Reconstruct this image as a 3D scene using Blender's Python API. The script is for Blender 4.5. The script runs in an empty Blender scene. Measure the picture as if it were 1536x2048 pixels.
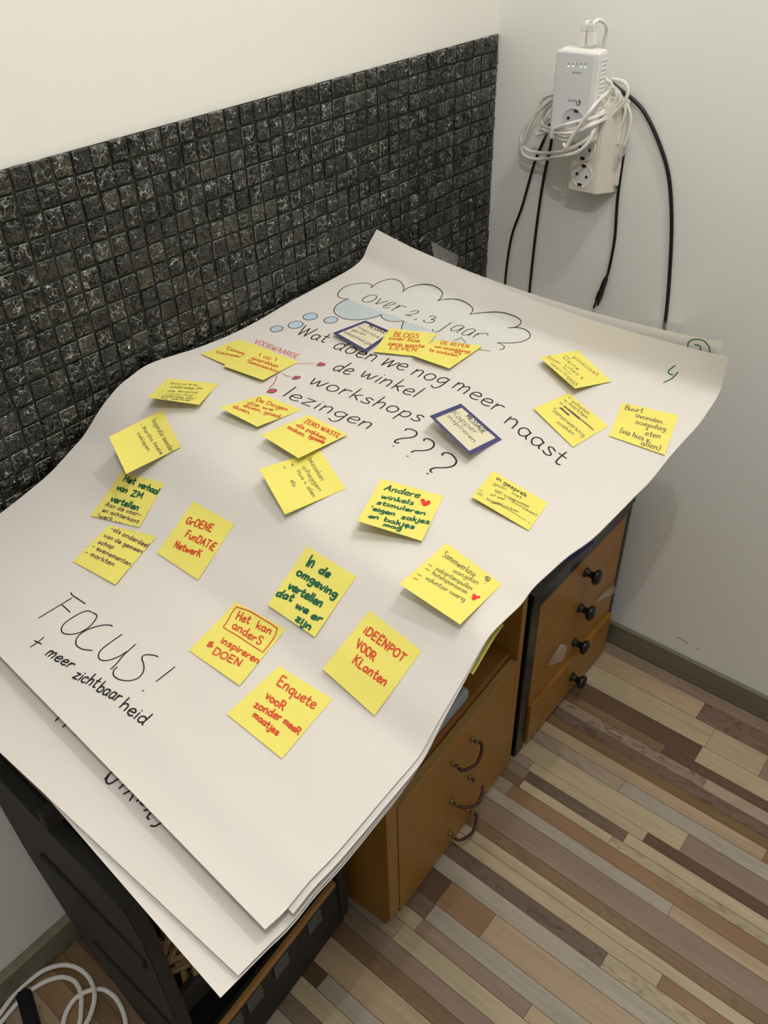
import bpy, bmesh, math, random
import numpy as np
from mathutils import Vector, Matrix, Euler
from mathutils.bvhtree import BVHTree

random.seed(7)
rng = np.random.default_rng(7)
sc = bpy.context.scene
col = sc.collection

# ------------------------------------------------------------------ camera
CAM = Vector((-1.455038, -0.938292, 1.55))
RM = [[0.63706843, -0.7704135, -0.02463427],
      [-0.48641032, -0.37701815, -0.78820195],
      [0.59795386, 0.51412094, -0.61492344]]          # rows: image right, image down, forward
FPX = 1671.17
r_, d_, f_ = (Vector(v) for v in RM)
cd = bpy.data.cameras.new('camera')
cam = bpy.data.objects.new('camera', cd); col.objects.link(cam)
M3 = Matrix((r_, -d_, -f_)).transposed()
cam.matrix_world = Matrix.Translation(CAM) @ M3.to_4x4()
cd.sensor_fit = 'VERTICAL'; cd.sensor_height = 36.0; cd.sensor_width = 27.0
cd.lens = 36.0 * FPX / 2048.0
cd.clip_start = 0.02
sc.camera = cam

# ------------------------------------------------------------------ light
w = bpy.data.worlds.new('world'); sc.world = w; w.use_nodes = True
w.node_tree.nodes['Background'].inputs[0].default_value = (0.98, 0.99, 1.0, 1)
w.node_tree.nodes['Background'].inputs[1].default_value = 0.20

def point(name, loc, power, radius, color=(1, 0.965, 0.94)):
    l = bpy.data.lights.new(name, 'POINT'); l.energy = power; l.shadow_soft_size = radius; l.color = color
    o = bpy.data.objects.new(name, l); col.objects.link(o); o.location = loc
    return o
point('ceiling_lamp', (-1.50, -1.02, 2.56), 20, 0.012)
point('ceiling_lamp', (-0.44, -0.88, 2.58), 16, 0.012)
al = bpy.data.lights.new('ambient_fill', 'AREA'); al.energy = 4.5; al.size = 1.6; al.color = (1, 0.99, 0.97)  # added soft fill to raise the ambient light, not a ceiling fitting
ao = bpy.data.objects.new('ambient_fill', al); col.objects.link(ao); ao.location = (-1.7, -1.7, 2.6)

sc.view_settings.view_transform = 'Standard'
sc.view_settings.look = 'None'
sc.view_settings.gamma = 1
sc.view_settings.use_curve_mapping = False
sc.view_settings.exposure = 0.0
sc.cycles.use_denoising = True
sc.cycles.max_bounces = 8

# ------------------------------------------------------------------ helpers
def srgb(r, g, b):
    f = lambda c: (c / 255 / 12.92) if c / 255 <= 0.04045 else ((c / 255 + 0.055) / 1.055) ** 2.4
    return (f(r), f(g), f(b), 1)

def mat(name, color, rough=0.6, metal=0.0, spec=0.5, noise=None, bump=None, trans=0, emit=None, alpha=1, subs=0):
    m = bpy.data.materials.new(name); m.use_nodes = True
    nt = m.node_tree; b = nt.nodes['Principled BSDF']
    b.inputs['Base Color'].default_value = color
    b.inputs['Roughness'].default_value = rough
    b.inputs['Metallic'].default_value = metal
    b.inputs['Specular IOR Level'].default_value = spec
    b.inputs['Transmission Weight'].default_value = trans
    b.inputs['Alpha'].default_value = alpha
    if emit:
        b.inputs['Emission Color'].default_value = emit[0]; b.inputs['Emission Strength'].default_value = emit[1]
    tc = nt.nodes.new('ShaderNodeTexCoord')
    if noise:      # (scale xyz, amount, detail)
        mp = nt.nodes.new('ShaderNodeMapping'); mp.inputs['Scale'].default_value = noise[0]
        nt.links.new(tc.outputs['Object'], mp.inputs[0])
        n = nt.nodes.new('ShaderNodeTexNoise'); n.inputs['Scale'].default_value = 1; n.inputs['Detail'].default_value = noise[2]
        nt.links.new(mp.outputs[0], n.inputs['Vector'])
        mx = nt.nodes.new('ShaderNodeMix'); mx.data_type = 'RGBA'
        k = noise[1]
        mx.inputs['A'].default_value = tuple(c * (1 - k) for c in color[:3]) + (1,)
        mx.inputs['B'].default_value = tuple(min(1, c * (1 + k)) for c in color[:3]) + (1,)
        nt.links.new(n.outputs['Fac'], mx.inputs['Factor'])
        nt.links.new(mx.outputs['Result'], b.inputs['Base Color'])
    if bump:       # (scale, strength, distance)
        n2 = nt.nodes.new('ShaderNodeTexNoise'); n2.inputs['Scale'].default_value = bump[0]; n2.inputs['Detail'].default_value = 4
        nt.links.new(tc.outputs['Object'], n2.inputs['Vector'])
        bp = nt.nodes.new('ShaderNodeBump'); bp.inputs['Strength'].default_value = bump[1]; bp.inputs['Distance'].default_value = bump[2]
        nt.links.new(n2.outputs['Fac'], bp.inputs['Height'])
        nt.links.new(bp.outputs[0], b.inputs['Normal'])
    return m

def link(name, me, m=None, parent=None, smooth=False):
    o = bpy.data.objects.new(name, me); col.objects.link(o)
    if m: me.materials.append(m)
    if parent: o.parent = parent
    if smooth:
        for p in me.polygons: p.use_smooth = True
    return o

def bm_obj(name, bm, m, parent=None, smooth=False):
    me = bpy.data.meshes.new(name); bmesh.ops.recalc_face_normals(bm, faces=bm.faces); bm.to_mesh(me); bm.free()
    return link(name, me, m, parent, smooth)

def raw_obj(name, verts, faces, m, parent=None, smooth=False):
    me = bpy.data.meshes.new(name); me.from_pydata([tuple(v) for v in verts], [], faces); me.update()
    return link(name, me, m, parent, smooth)

def tag(o, label=None, cat=None, group=None, kind=None):
    if label: o['label'] = label
    if cat: o['category'] = cat
    if group: o['group'] = group
    if kind: o['kind'] = kind
    return o

def thing(name, loc, label, cat, group=None, rz=0):
    o = bpy.data.objects.new(name, None); col.objects.link(o); o.location = loc; o.rotation_euler = (0, 0, rz)
    o.empty_display_size = 0.05
    bpy.context.view_layer.update()
    return tag(o, label, cat, group)

def add_box(bm, lo, hi, bev=0.0, seg=2, rot=None):
    r = bmesh.ops.create_cube(bm, size=1.0)
    vs = r['verts']; c = (Vector(lo) + Vector(hi)) / 2; s = Vector(hi) - Vector(lo)
    for v in vs: v.co = Vector((v.co.x * s.x, v.co.y * s.y, v.co.z * s.z))
    if bev > 0:
        es = list({e for v in vs for e in v.link_edges})
        rr = bmesh.ops.bevel(bm, geom=es, offset=bev, segments=seg, affect='EDGES', profile=0.6)
        vs = list({v for f in rr['faces'] for v in f.verts} | {v for v in vs if v.is_valid})
    for v in vs:
        if rot: v.co = rot @ v.co
        v.co += c
    return vs

def box(name, lo, hi, m, parent=None, bev=0.0015, seg=2):
    bm = bmesh.new(); add_box(bm, lo, hi, bev, seg)
    return bm_obj(name, bm, m, parent)

def prism(name, poly, axis, a, b, m, parent=None, bev=0.001):
    """extrude a polygon given in the two other axes along axis from a to b"""
    bm = bmesh.new()
    def pt(p, k):
        return {0: (k, p[0], p[1]), 1: (p[0], k, p[1]), 2: (p[0], p[1], k)}[axis]
    A = [bm.verts.new(pt(p, a)) for p in poly]; B = [bm.verts.new(pt(p, b)) for p in poly]
    bm.faces.new(A); bm.faces.new(B[::-1])
    n = len(poly)
    for i in range(n): bm.faces.new((A[i], B[i], B[(i + 1) % n], A[(i + 1) % n]))
    bmesh.ops.recalc_face_normals(bm, faces=bm.faces)
    if bev: bmesh.ops.bevel(bm, geom=bm.edges[:], offset=bev, segments=2, affect='EDGES')
    return bm_obj(name, bm, m, parent)

def catmull(P, n=5):
    P = [Vector(p) for p in P]
    if len(P) < 3: 
        return [P[0].lerp(P[-1], i / n) for i in range(n + 1)] if len(P) == 2 else P
    out = []
    for i in range(len(P) - 1):
        p0 = P[i - 1] if i else P[0] * 2 - P[1]
        p1, p2 = P[i], P[i + 1]
        p3 = P[i + 2] if i + 2 < len(P) else P[-1] * 2 - P[-2]
        for k in range(n):
            t = k / n
            out.append(0.5 * ((2 * p1) + (p2 - p0) * t + (2 * p0 - 5 * p1 + 4 * p2 - p3) * t * t + (3 * p1 - p0 - 3 * p2 + p3) * t ** 3))
    out.append(P[-1].copy())
    return out

def add_tube(bm, P, rad, seg=10, caps=True):
    P = [Vector(p) for p in P]
    rings = []; up = None
    for i, p in enumerate(P):
        t = (P[min(i + 1, len(P) - 1)] - P[max(i - 1, 0)])
        if t.length < 1e-9: t = Vector((0, 0, 1))
        t.normalize()
        if up is None:
            up = Vector((0, 0, 1)) if abs(t.z) < 0.9 else Vector((1, 0, 0))
        s = t.cross(up)
        if s.length < 1e-6: s = t.orthogonal()
        s.normalize(); up = s.cross(t).normalized()
        rr = rad[i] if isinstance(rad, (list, tuple)) else rad
        rings.append([bm.verts.new(p + (s * math.cos(a) + up * math.sin(a)) * rr) for a in (2 * math.pi * k / seg for k in range(seg))])
    for A, B in zip(rings, rings[1:]):
        for k in range(seg): bm.faces.new((A[k], A[(k + 1) % seg], B[(k + 1) % seg], B[k]))
    if caps:
        bm.faces.new(rings[0][::-1]); bm.faces.new(rings[-1])

def tube(name, P, rad, m, parent=None, n=6, seg=10):
    bm = bmesh.new(); add_tube(bm, catmull(P, n), rad, seg)
    return bm_obj(name, bm, m, parent, True)

def add_lathe(bm, prof, M, seg=24):
    """prof: list of (radius, height); M maps local z axis to place"""
    rings = []
    for (r, h) in prof:
        rings.append([bm.verts.new(M @ Vector((r * math.cos(2 * math.pi * k / seg), r * math.sin(2 * math.pi * k / seg), h))) for k in range(seg)])
    for A, B in zip(rings, rings[1:]):
        for k in range(seg): bm.faces.new((A[k], A[(k + 1) % seg], B[(k + 1) % seg], B[k]))
    bm.faces.new(rings[0][::-1]); bm.faces.new(rings[-1])

def ray(px, py):
    return (r_ * (px - 768) + d_ * (py - 1024) + f_ * FPX).normalized()
def on_plane(px, py, axis, val):
    d = ray(px, py); return CAM + d * ((val - CAM[axis]) / d[axis])
def frame(x0, y0, s):
    return lambda x, y: (x0 + x * s, y0 + y * s)

# ------------------------------------------------------------------ materials
M = {}
M['wall_cream'] = mat('cream wall paint', srgb(247, 245, 237), 0.7, bump=(60, 0.08, 0.002))
M['wall_grey'] = mat('off white wall paint', srgb(246, 248, 242), 0.7, bump=(60, 0.08, 0.002))
M['ceiling'] = mat('ceiling paint', srgb(235, 232, 225), 0.8)
M['skirt'] = mat('grey oak skirting', srgb(122, 116, 96), 0.5, noise=((60, 4, 130), 0.35, 5))
M['paper'] = mat('white flip chart paper', srgb(219, 215, 209), 0.75, spec=0.25, bump=(900, 0.04, 0.0003))
M['note'] = mat('yellow note paper', srgb(235, 225, 116), 0.7, spec=0.2, noise=((30, 30, 30), 0.03, 2))
M['note_print'] = mat('cream memo paper', srgb(224, 217, 188), 0.6, spec=0.3)
M['print_blue'] = mat('dark blue print', srgb(58, 62, 112), 0.5)
M['ink_black'] = mat('black marker ink', srgb(22, 22, 26), 0.6)
M['ink_red'] = mat('red marker ink', srgb(208, 72, 24), 0.6)
M['ink_crimson'] = mat('crimson felt pen ink', srgb(208, 66, 66), 0.6)
M['ink_green'] = mat('dark green marker ink', srgb(10, 92, 58), 0.6)
M['ink_purple'] = mat('purple brown pen ink', srgb(104, 66, 74), 0.6)
M['ink_grey'] = mat('grey pencil', srgb(120, 116, 108), 0.6)
M['ink_pen'] = mat('black ballpoint ink', srgb(84, 80, 58), 0.6)
M['heart'] = mat('red felt pen', srgb(222, 44, 40), 0.6)
M['pink'] = mat('pink red felt pen', srgb(205, 80, 104), 0.6)
M['blue_fill'] = mat('light blue crayon', srgb(184, 206, 218), 0.7, noise=((160, 20, 40), 0.12, 3))
M['cloud_fill'] = mat('very pale blue crayon', srgb(213, 214, 208), 0.75, noise=((40, 14, 10), 0.025, 3))
M['cloud_blue'] = mat('pale blue crayon', srgb(190, 201, 205), 0.75, noise=((90, 20, 20), 0.06, 3))
M['beech'] = mat('orange beech veneer', srgb(160, 115, 44), 0.42, noise=((40, 40, 5), 0.10, 5))
M['beech_edge'] = mat('pale beech edge', srgb(168, 136, 78), 0.45, noise=((40, 40, 5), 0.08, 4))
M['beech_in'] = mat('beech inside', srgb(146, 96, 40), 0.5, noise=((40, 40, 5), 0.10, 4))
M['drawer_wood'] = mat('golden pine veneer', srgb(158, 112, 46), 0.42, noise=((5, 40, 40), 0.12, 5))
M['black_lac'] = mat('black lacquer', srgb(17, 18, 20), 0.28)
M['black_wood'] = mat('black stained rough wood', srgb(40, 38, 34), 0.65, noise=((60, 14, 60), 0.4, 5), bump=(140, 0.25, 0.002))
M['brown_wood'] = mat('raw brown wood', srgb(120, 96, 66), 0.6, noise=((8, 120, 60), 0.3, 5))
M['strip_wood'] = mat('light brown wooden strip', srgb(170, 124, 66), 0.5, noise=((6, 90, 90), 0.25, 4))
M['slate'] = mat('grey slate tag', srgb(92, 94, 92), 0.55)
M['stick'] = mat('pale wooden stick', srgb(196, 160, 112), 0.55, noise=((40, 40, 40), 0.2, 3))
M['bow'] = mat('brown coated bow handle', srgb(74, 40, 26), 0.35)
M['brass'] = mat('aged brass', srgb(132, 116, 80), 0.4, metal=0.7)
M['plastic_white'] = mat('white plastic', srgb(236, 234, 230), 0.35)
M['plastic_face'] = mat('pale grey white plastic face', srgb(222, 223, 226), 0.3)
M['plastic_cream'] = mat('cream white plastic', srgb(232, 226, 212), 0.4)
M['well'] = mat('shade toned socket well', srgb(198, 199, 204), 0.4)  # darker grey paints in the shade of a recess on the flat disc
M['dark_hole'] = mat('dark socket hole', srgb(30, 30, 30), 0.6)
M['metal_clip'] = mat('metal earth clip', srgb(110, 108, 104), 0.35, metal=0.8)
M['grey_mark'] = mat('grey print', srgb(96, 98, 100), 0.5)
M['led'] = mat('green light', srgb(150, 255, 140), 0.4, emit=(srgb(190, 255, 165), 1.4))
M['cable_white'] = mat('white cable', srgb(240, 237, 230), 0.4)
M['cable_black'] = mat('black cable', srgb(14, 14, 15), 0.45)
M['pin'] = mat('plug pin metal', srgb(120, 120, 120), 0.3, metal=0.9)
M['strap'] = mat('black hook and loop fabric', srgb(12, 12, 13), 0.9)
M['box_grey'] = mat('blue grey translucent plastic', srgb(160, 172, 178), 0.3)
M['box_dark'] = mat('grey plastic lid', srgb(112, 112, 110), 0.4)
M['clear'] = mat('clear plastic', srgb(225, 228, 226), 0.2, alpha=0.45)
M['tape'] = mat('clear adhesive tape', srgb(232, 230, 224), 0.15, alpha=0.22)
M['dirt'] = mat('grey scuff', srgb(96, 92, 82), 0.8)

# tile material: crackled dark glass
def glass_tile_mat():
    m = bpy.data.materials.new('crackled dark glass mosaic'); m.use_nodes = True
    nt = m.node_tree; b = nt.nodes['Principled BSDF']; N = nt.nodes.new; L = nt.links.new
    at = N('ShaderNodeAttribute'); at.attribute_name = 'tilecol'
    tc = N('ShaderNodeTexCoord')
    ns = N('ShaderNodeTexNoise'); ns.inputs['Scale'].default_value = 120; ns.inputs['Detail'].default_value = 2
    L(tc.outputs['Object'], ns.inputs['Vector'])
    ad = N('ShaderNodeVectorMath'); ad.operation = 'MULTIPLY_ADD'; ad.inputs[1].default_value = (0.012, 0.012, 0.012)
    L(ns.outputs['Color'], ad.inputs[0]); L(tc.outputs['Object'], ad.inputs[2])
    v1 = N('ShaderNodeTexVoronoi'); v1.feature = 'DISTANCE_TO_EDGE'; v1.inputs['Scale'].default_value = 95
    L(ad.outputs[0], v1.inputs['Vector'])
    v2 = N('ShaderNodeTexVoronoi'); v2.feature = 'F1'; v2.inputs['Scale'].default_value = 150
    L(ad.outputs[0], v2.inputs['Vector'])
    rp = N('ShaderNodeValToRGB'); e = rp.color_ramp.elements
    e[0].position = 0.0; e[0].color = (1, 1, 1, 1); e[1].position = 0.05; e[1].color = (0, 0, 0, 1)
    L(v1.outputs['Distance'], rp.inputs[0])
    ns2 = N('ShaderNodeTexNoise'); ns2.inputs['Scale'].default_value = 60; ns2.inputs['Detail'].default_value = 3
    L(tc.outputs['Object'], ns2.inputs['Vector'])
    rp2 = N('ShaderNodeValToRGB'); e2 = rp2.color_ramp.elements
    e2[0].position = 0.44; e2[0].color = (0, 0, 0, 1); e2[1].position = 0.60; e2[1].color = (1, 1, 1, 1)
    L(ns2.outputs['Fac'], rp2.inputs[0])
    mu = N('ShaderNodeMath'); mu.operation = 'MULTIPLY'; L(rp.outputs[0], mu.inputs[0]); L(rp2.outputs[0], mu.inputs[1])
    mx = N('ShaderNodeMix'); mx.data_type = 'RGBA'
    kk = N('ShaderNodeAttribute'); kk.attribute_name = 'crackle'
    mk = N('ShaderNodeMath'); mk.operation = 'MULTIPLY'; L(mu.outputs[0], mk.inputs[0]); L(kk.outputs['Fac'], mk.inputs[1])
    L(mk.outputs[0], mx.inputs['Factor']); L(at.outputs['Color'], mx.inputs['A']); mx.inputs['B'].default_value = srgb(186, 190, 178)
    m2 = N('ShaderNodeMix'); m2.data_type = 'RGBA'; m2.blend_type = 'MULTIPLY'; m2.inputs['Factor'].default_value = 0.6
    L(mx.outputs['Result'], m2.inputs['A']); L(v2.outputs['Color'], m2.inputs['B'])
    L(mx.outputs['Result'], b.inputs['Base Color'])
    b.inputs['Roughness'].default_value = 0.05
    b.inputs['Specular IOR Level'].default_value = 0.7
    bp = N('ShaderNodeBump'); bp.inputs['Strength'].default_value = 1.0; bp.inputs['Distance'].default_value = 0.003
    sm = N('ShaderNodeMath'); sm.operation = 'MULTIPLY_ADD'; sm.inputs[1].default_value = 0.5
    L(v2.outputs['Distance'], sm.inputs[0]); L(v1.outputs['Distance'], sm.inputs[2])
    L(sm.outputs[0], bp.inputs['Height']); L(bp.outputs[0], b.inputs['Normal'])
    return m
M['tile'] = glass_tile_mat()
M['grout'] = mat('dark grey green grout', srgb(52, 53, 42), 0.85, noise=((80, 80, 80), 0.5, 3))

# floor strips: colour comes per strip, grain and wear added on top
def floor_mat():
    m = bpy.data.materials.new('mixed plank laminate'); m.use_nodes = True
    nt = m.node_tree; b = nt.nodes['Principled BSDF']; N = nt.nodes.new; L = nt.links.new
    at = N('ShaderNodeAttribute'); at.attribute_name = 'stripcol'
    wr = N('ShaderNodeAttribute'); wr.attribute_name = 'wear'
    tc = N('ShaderNodeTexCoord')
    def noise(scale, det, dist=0.0):
        mp = N('ShaderNodeMapping'); mp.inputs['Scale'].default_value = scale
        L(tc.outputs['Object'], mp.inputs[0])
        # shift the grain from strip to strip
        sh = N('ShaderNodeVectorMath'); sh.operation = 'MULTIPLY_ADD'; sh.inputs[1].default_value = (31, 57, 13)
        L(at.outputs['Color'], sh.inputs[0]); L(mp.outputs[0], sh.inputs[2])
        n = N('ShaderNodeTexNoise'); n.inputs['Scale'].default_value = 1; n.inputs['Detail'].default_value = det
        n.inputs['Distortion'].default_value = dist
        L(sh.outputs[0], n.inputs['Vector']); return n
    n1 = noise((140, 5, 1), 5, 0.6); n2 = noise((14, 3.5, 1), 4); n3 = noise((70, 22, 1), 4, 1.5)
    r1 = N('ShaderNodeMapRange'); r1.inputs[1].default_value = 0.3; r1.inputs[2].default_value = 0.7; r1.inputs[3].default_value = 0.90; r1.inputs[4].default_value = 1.08
    L(n1.outputs['Fac'], r1.inputs[0])
    r2 = N('ShaderNodeMapRange'); r2.inputs[1].default_value = 0.3; r2.inputs[2].default_value = 0.7; r2.inputs[3].default_value = 0.86; r2.inputs[4].default_value = 1.12
    L(n2.outputs['Fac'], r2.inputs[0])
    mm = N('ShaderNodeMath'); mm.operation = 'MULTIPLY'; L(r1.outputs[0], mm.inputs[0]); L(r2.outputs[0], mm.inputs[1])
    mx = N('ShaderNodeVectorMath'); mx.operation = 'SCALE'; L(at.outputs['Color'], mx.inputs[0]); L(mm.outputs[0], mx.inputs['Scale'])
    r3 = N('ShaderNodeMapRange'); r3.inputs[1].default_value = 0.50; r3.inputs[2].default_value = 0.66; L(n3.outputs['Fac'], r3.inputs[0])
    wm = N('ShaderNodeMath'); wm.operation = 'MULTIPLY'; L(r3.outputs[0], wm.inputs[0]); L(wr.outputs['Fac'], wm.inputs[1])
    m2 = N('ShaderNodeMix'); m2.data_type = 'RGBA'; L(wm.outputs[0], m2.inputs['Factor']); L(mx.outputs[0], m2.inputs['A'])
    m2.inputs['B'].default_value = srgb(92, 74, 58)
    L(m2.outputs['Result'], b.inputs['Base Color'])
    b.inputs['Roughness'].default_value = 0.42; b.inputs['Specular IOR Level'].default_value = 0.4
    bp = N('ShaderNodeBump'); bp.inputs['Strength'].default_value = 0.08; bp.inputs['Distance'].default_value = 0.001
    L(n1.outputs['Fac'], bp.inputs['Height']); L(bp.outputs[0], b.inputs['Normal'])
    return m
M['floor'] = floor_mat()
M['gap'] = mat('dark plank joint', srgb(70, 54, 38), 0.7)

# ------------------------------------------------------------------ room
RX, RY, H = -3.0, -3.2, 2.7
def struct(o, label=None): return tag(o, label, kind='structure')
struct(box('wall_left', (RX, 0.007, 0), (0.12, 0.12, H), M['wall_cream'], bev=0))
struct(box('wall_back', (0, RY, 0), (0.12, 0.007, H), M['wall_grey'], bev=0))
struct(box('ceiling', (RX, RY, H), (0.12, 0.12, H + 0.1), M['ceiling'], bev=0))
for nm, lo, hi in (('baseboard_back', (-0.011, RY, 0), (0.0, -0.012, 0.066)), ('baseboard_left', (RX, -0.012, 0), (0.0, 0.007, 0.066))):
    struct(box(nm, lo, hi, M['skirt'], bev=0.003))

# floor: strips laid along y, widths and joints as in the photograph
CR = srgb(187, 172, 141); TN = srgb(180, 158, 128); BR = srgb(128, 104, 76); DK = srgb(99, 77, 58)
MV = srgb(148, 128, 111); GY = srgb(176, 167, 151); OR = srgb(147, 117, 85); OL = srgb(123, 99, 65); MT = srgb(120, 100, 86)
LT = srgb(167, 150, 132)
bx = [0, -0.010, -0.045, -0.100, -0.163, -0.211, -0.236, -0.265, -0.292, -0.317, -0.347, -0.381, -0.428, -0.453, -0.479, -0.501, -0.534, -0.562,
      -0.614, -0.640, -0.663, -0.690, -0.721, -0.757, -0.812, -0.848, -0.877, -0.914, -0.947, -0.980, -1.032, -1.063, -1.097, -1.128]
rows = {0: [(LT, 0), (-0.70, LT, 0)], 1: [(MV, 0.1)], 2: [(TN, 0), (-0.685, MT, 0.9)], 3: [(CR, 0.05), (-0.732, CR, 0), (-0.85, MV, 0.2)],
        4: [(DK, 0.1), (-0.729, CR, 0.15)], 5: [(BR, 0.2), (-0.665, DK, 0)], 6: [(MV, 0.8), (-0.769, LT, 0.2)], 7: [(MT, 1.0)], 8: [(OL, 0)],
        9: [(TN, 0), (-0.925, OR, 0)], 10: [(LT, 0.3), (-0.637, GY, 0.15)], 11: [(CR, 0), (-0.792, MV, 0)], 12: [(LT, 0), (-0.461, CR, 0.1), (-0.727, DK, 0)],
        13: [(MV, 0.0), (-0.467, MT, 0.5), (-0.697, CR, 0)], 14: [(BR, 0), (-0.469, CR, 0), (-0.676, CR, 0.35)], 15: [(LT, 0), (-0.458, OR, 0)], 16: [(GY, 0.1), (-0.829, TN, 0)],
        17: [(MV, 0)], 18: [(BR, 0.3)], 19: [(CR, 0)], 20: [(CR, 0.1), (-0.868, OR, 0.2)], 21: [(MT, 0.9), (-0.776, CR, 0.35)], 22: [(GY, 0.1)],
        23: [(DK, 0.1), (-0.482, OR, 0.1), (-0.582, TN, 0)], 24: [(MT, 0), (-0.484, GY, 0)], 25: [(CR, 0), (-0.483, MV, 0), (-0.716, TN, 0)], 26: [(LT, 0.2), (-0.46, CR, 0)],
        27: [(MV, 0.1)], 28: [(BR, 0.3)], 29: [(TN, 0)], 30: [(DK, 0.2), (-0.411, GY, 0)], 31: [(CR, 0.1)], 32: [(MV, 0.3)], 33: [(GY, 0.1), (-0.42, LT, 0)]}
pal = [CR, TN, BR, DK, MV, GY, OR, OL, MT, LT]
x = bx[-1]
while x > RX:
    x -= random.choice((0.028, 0.034, 0.04, 0.05)); bx.append(x)
fv, ff, fc, fw = [], [], [], []
for i in range(len(bx) - 1):
    xa, xb = bx[i] - 0.0005, bx[i + 1] + 0.0005
    segs = list(rows.get(i, [(random.choice(pal), random.random() * 0.4)]))
    if i not in rows:
        y = -random.random() * 0.4
        while y > RY: segs.append((y, random.choice(pal), random.random() * 0.5)); y -= random.uniform(0.25, 0.7)
    else:
        y = -1.1 - random.random() * 0.3
        while y > RY: segs.append((y, random.choice(pal), random.random() * 0.4)); y -= random.uniform(0.25, 0.7)
    starts = [0.0] + [s[0] for s in segs[1:]] + [RY]
    cols = [segs[0]] + [s[1:] for s in segs[1:]]
    for k, (c, wv) in enumerate(cols):
        ya, yb = starts[k] - 0.0004, starts[k + 1] + 0.0004
        n = len(fv); fv += [(xa, ya, 0), (xb, ya, 0), (xb, yb, 0), (xa, yb, 0)]; ff.append((n, n + 1, n + 2, n + 3))
        j = 1 + random.uniform(-0.05, 0.05); fc.append((c[0] * j, c[1] * j, c[2] * j, 1)); fw.append(wv)
n = len(fv); fv += [(RX, RY, -0.0008), (0.12, RY, -0.0008), (0.12, 0.12, -0.0008), (RX, 0.12, -0.0008)]; ff.append((n, n + 1, n + 2, n + 3)); fc.append((0, 0, 0, 1)); fw.append(0)
fl = raw_obj('floor', fv, ff, M['floor']); me = fl.data; me.materials.append(M['gap'])
me.attributes.new('stripcol', 'FLOAT_COLOR', 'FACE'); me.attributes.new('wear', 'FLOAT', 'FACE')
ca = me.attributes['stripcol']; wa = me.attributes['wear']
for p in me.polygons:
    ca.data[p.index].color = fc[p.index]; wa.data[p.index].value = fw[p.index]
    if p.normal.z < 0: p.flip()
me.polygons[len(me.polygons) - 1].material_index = 1
struct(fl)

# mosaic on the left wall: a field of crackled glass tiles
def mosaic():
    px, pz, nx, nz = 0.02655, 0.0272, 54, 17
    V, F, C, ck, K = [], [], [], [], []
    for i in range(nx):
        for k in range(nz):
            xc = -0.0135 - i * px + random.uniform(-0.0007, 0.0007)
            zc = 1.2985 - 0.0085 * (i * px / 1.2) - pz / 2 - k * pz + random.uniform(-0.0006, 0.0006)
            hw, hz = 0.01215 + random.uniform(-0.0004, 0.0004), 0.0123 + random.uniform(-0.0004, 0.0004)
            tx, tz = random.uniform(-0.03, 0.03), random.uniform(-0.03, 0.03)
            dep = random.uniform(-0.0008, 0.0008)
            g = random.random()
            base = 0.003 + 0.030 * random.random() ** 2.5
            c = (base * (1 + 0.25 * g), base * (1.05 + 0.2 * g), base * (1.0 - 0.25 * g), 1)
            ck.append(random.choice((0.15, 0.5, 0.9, 1.0, 1.0)))
            rb = base * 0.6 + 0.02 + 0.16 * random.random() ** 3; rim_glint = (rb, rb * 1.04, rb * 0.9, 1)  # paler chamfer colour paints in the light that glass edges catch
            b0 = len(V)
            def P(u, v, y): return (xc + u, y + dep + u * tx + v * tz, zc + v)
            G = 5
            for a in range(G):
                for b in range(G):
                    u = (a / (G - 1) * 2 - 1); v = (b / (G - 1) * 2 - 1)
                    edge = a in (0, G - 1) or b in (0, G - 1)
                    corner = a in (0, G - 1) and b in (0, G - 1)
                    jit = 0 if edge else 0.16
                    s = 0.93 if not corner else 0.89
                    V.append(P((u + random.uniform(-jit, jit)) * hw * s, (v + random.uniform(-jit, jit)) * hz * s, 0.0014 if edge else random.uniform(-0.0020, 0.0013)))
            for a in range(G - 1):
                for b in range(G - 1):
                    q = [b0 + a * G + b, b0 + (a + 1) * G + b, b0 + (a + 1) * G + b + 1, b0 + a * G + b + 1]
                    if random.random() < 0.5: F += [(q[0], q[1], q[2]), (q[0], q[2], q[3])]
                    else: F += [(q[0], q[1], q[3]), (q[1], q[2], q[3])]
                    C += [c, c]; K += [ck[-1]] * 2
            # chamfer and side wall
            ring = [b0 + a * G for a in range(G)] + [b0 + (G - 1) * G + b for b in range(1, G)] + [b0 + a * G + G - 1 for a in range(G - 2, -1, -1)] + [b0 + b for b in range(G - 2, 0, -1)]
            n1 = len(V)
            for q in ring:
                dx = V[q][0] - xc; dz = V[q][2] - zc
                V.append((xc + dx / 0.93, 0.0028 + dep, zc + dz / 0.93))
            n2 = len(V)
            for q in ring:
                dx = V[q][0] - xc; dz = V[q][2] - zc
                V.append((xc + dx / 0.93, 0.0068, zc + dz / 0.93))
            m_ = len(ring)
            for q in range(m_):
                F.append((ring[q], ring[(q + 1) % m_], n1 + (q + 1) % m_, n1 + q)); C.append(rim_glint); K.append(0.3)
                F.append((n1 + q, n1 + (q + 1) % m_, n2 + (q + 1) % m_, n2 + q)); C.append(c); K.append(0.0)
    o = raw_obj('trim_1', V, F, M['tile'])
    bm = bmesh.new(); bm.from_mesh(o.data); bmesh.ops.recalc_face_normals(bm, faces=bm.faces); bm.to_mesh(o.data); bm.free()
    at = o.data.attributes.new('tilecol', 'FLOAT_COLOR', 'FACE')
    for i, c in enumerate(C): at.data[i].color = c
    kt = o.data.attributes.new('crackle', 'FLOAT', 'FACE')
    for i, c in enumerate(K): kt.data[i].value = c
    return o
struct(mosaic(), 'dark crackled glass mosaic band on the left wall')
zb = 1.2985 - 17 * 0.0272
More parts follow.
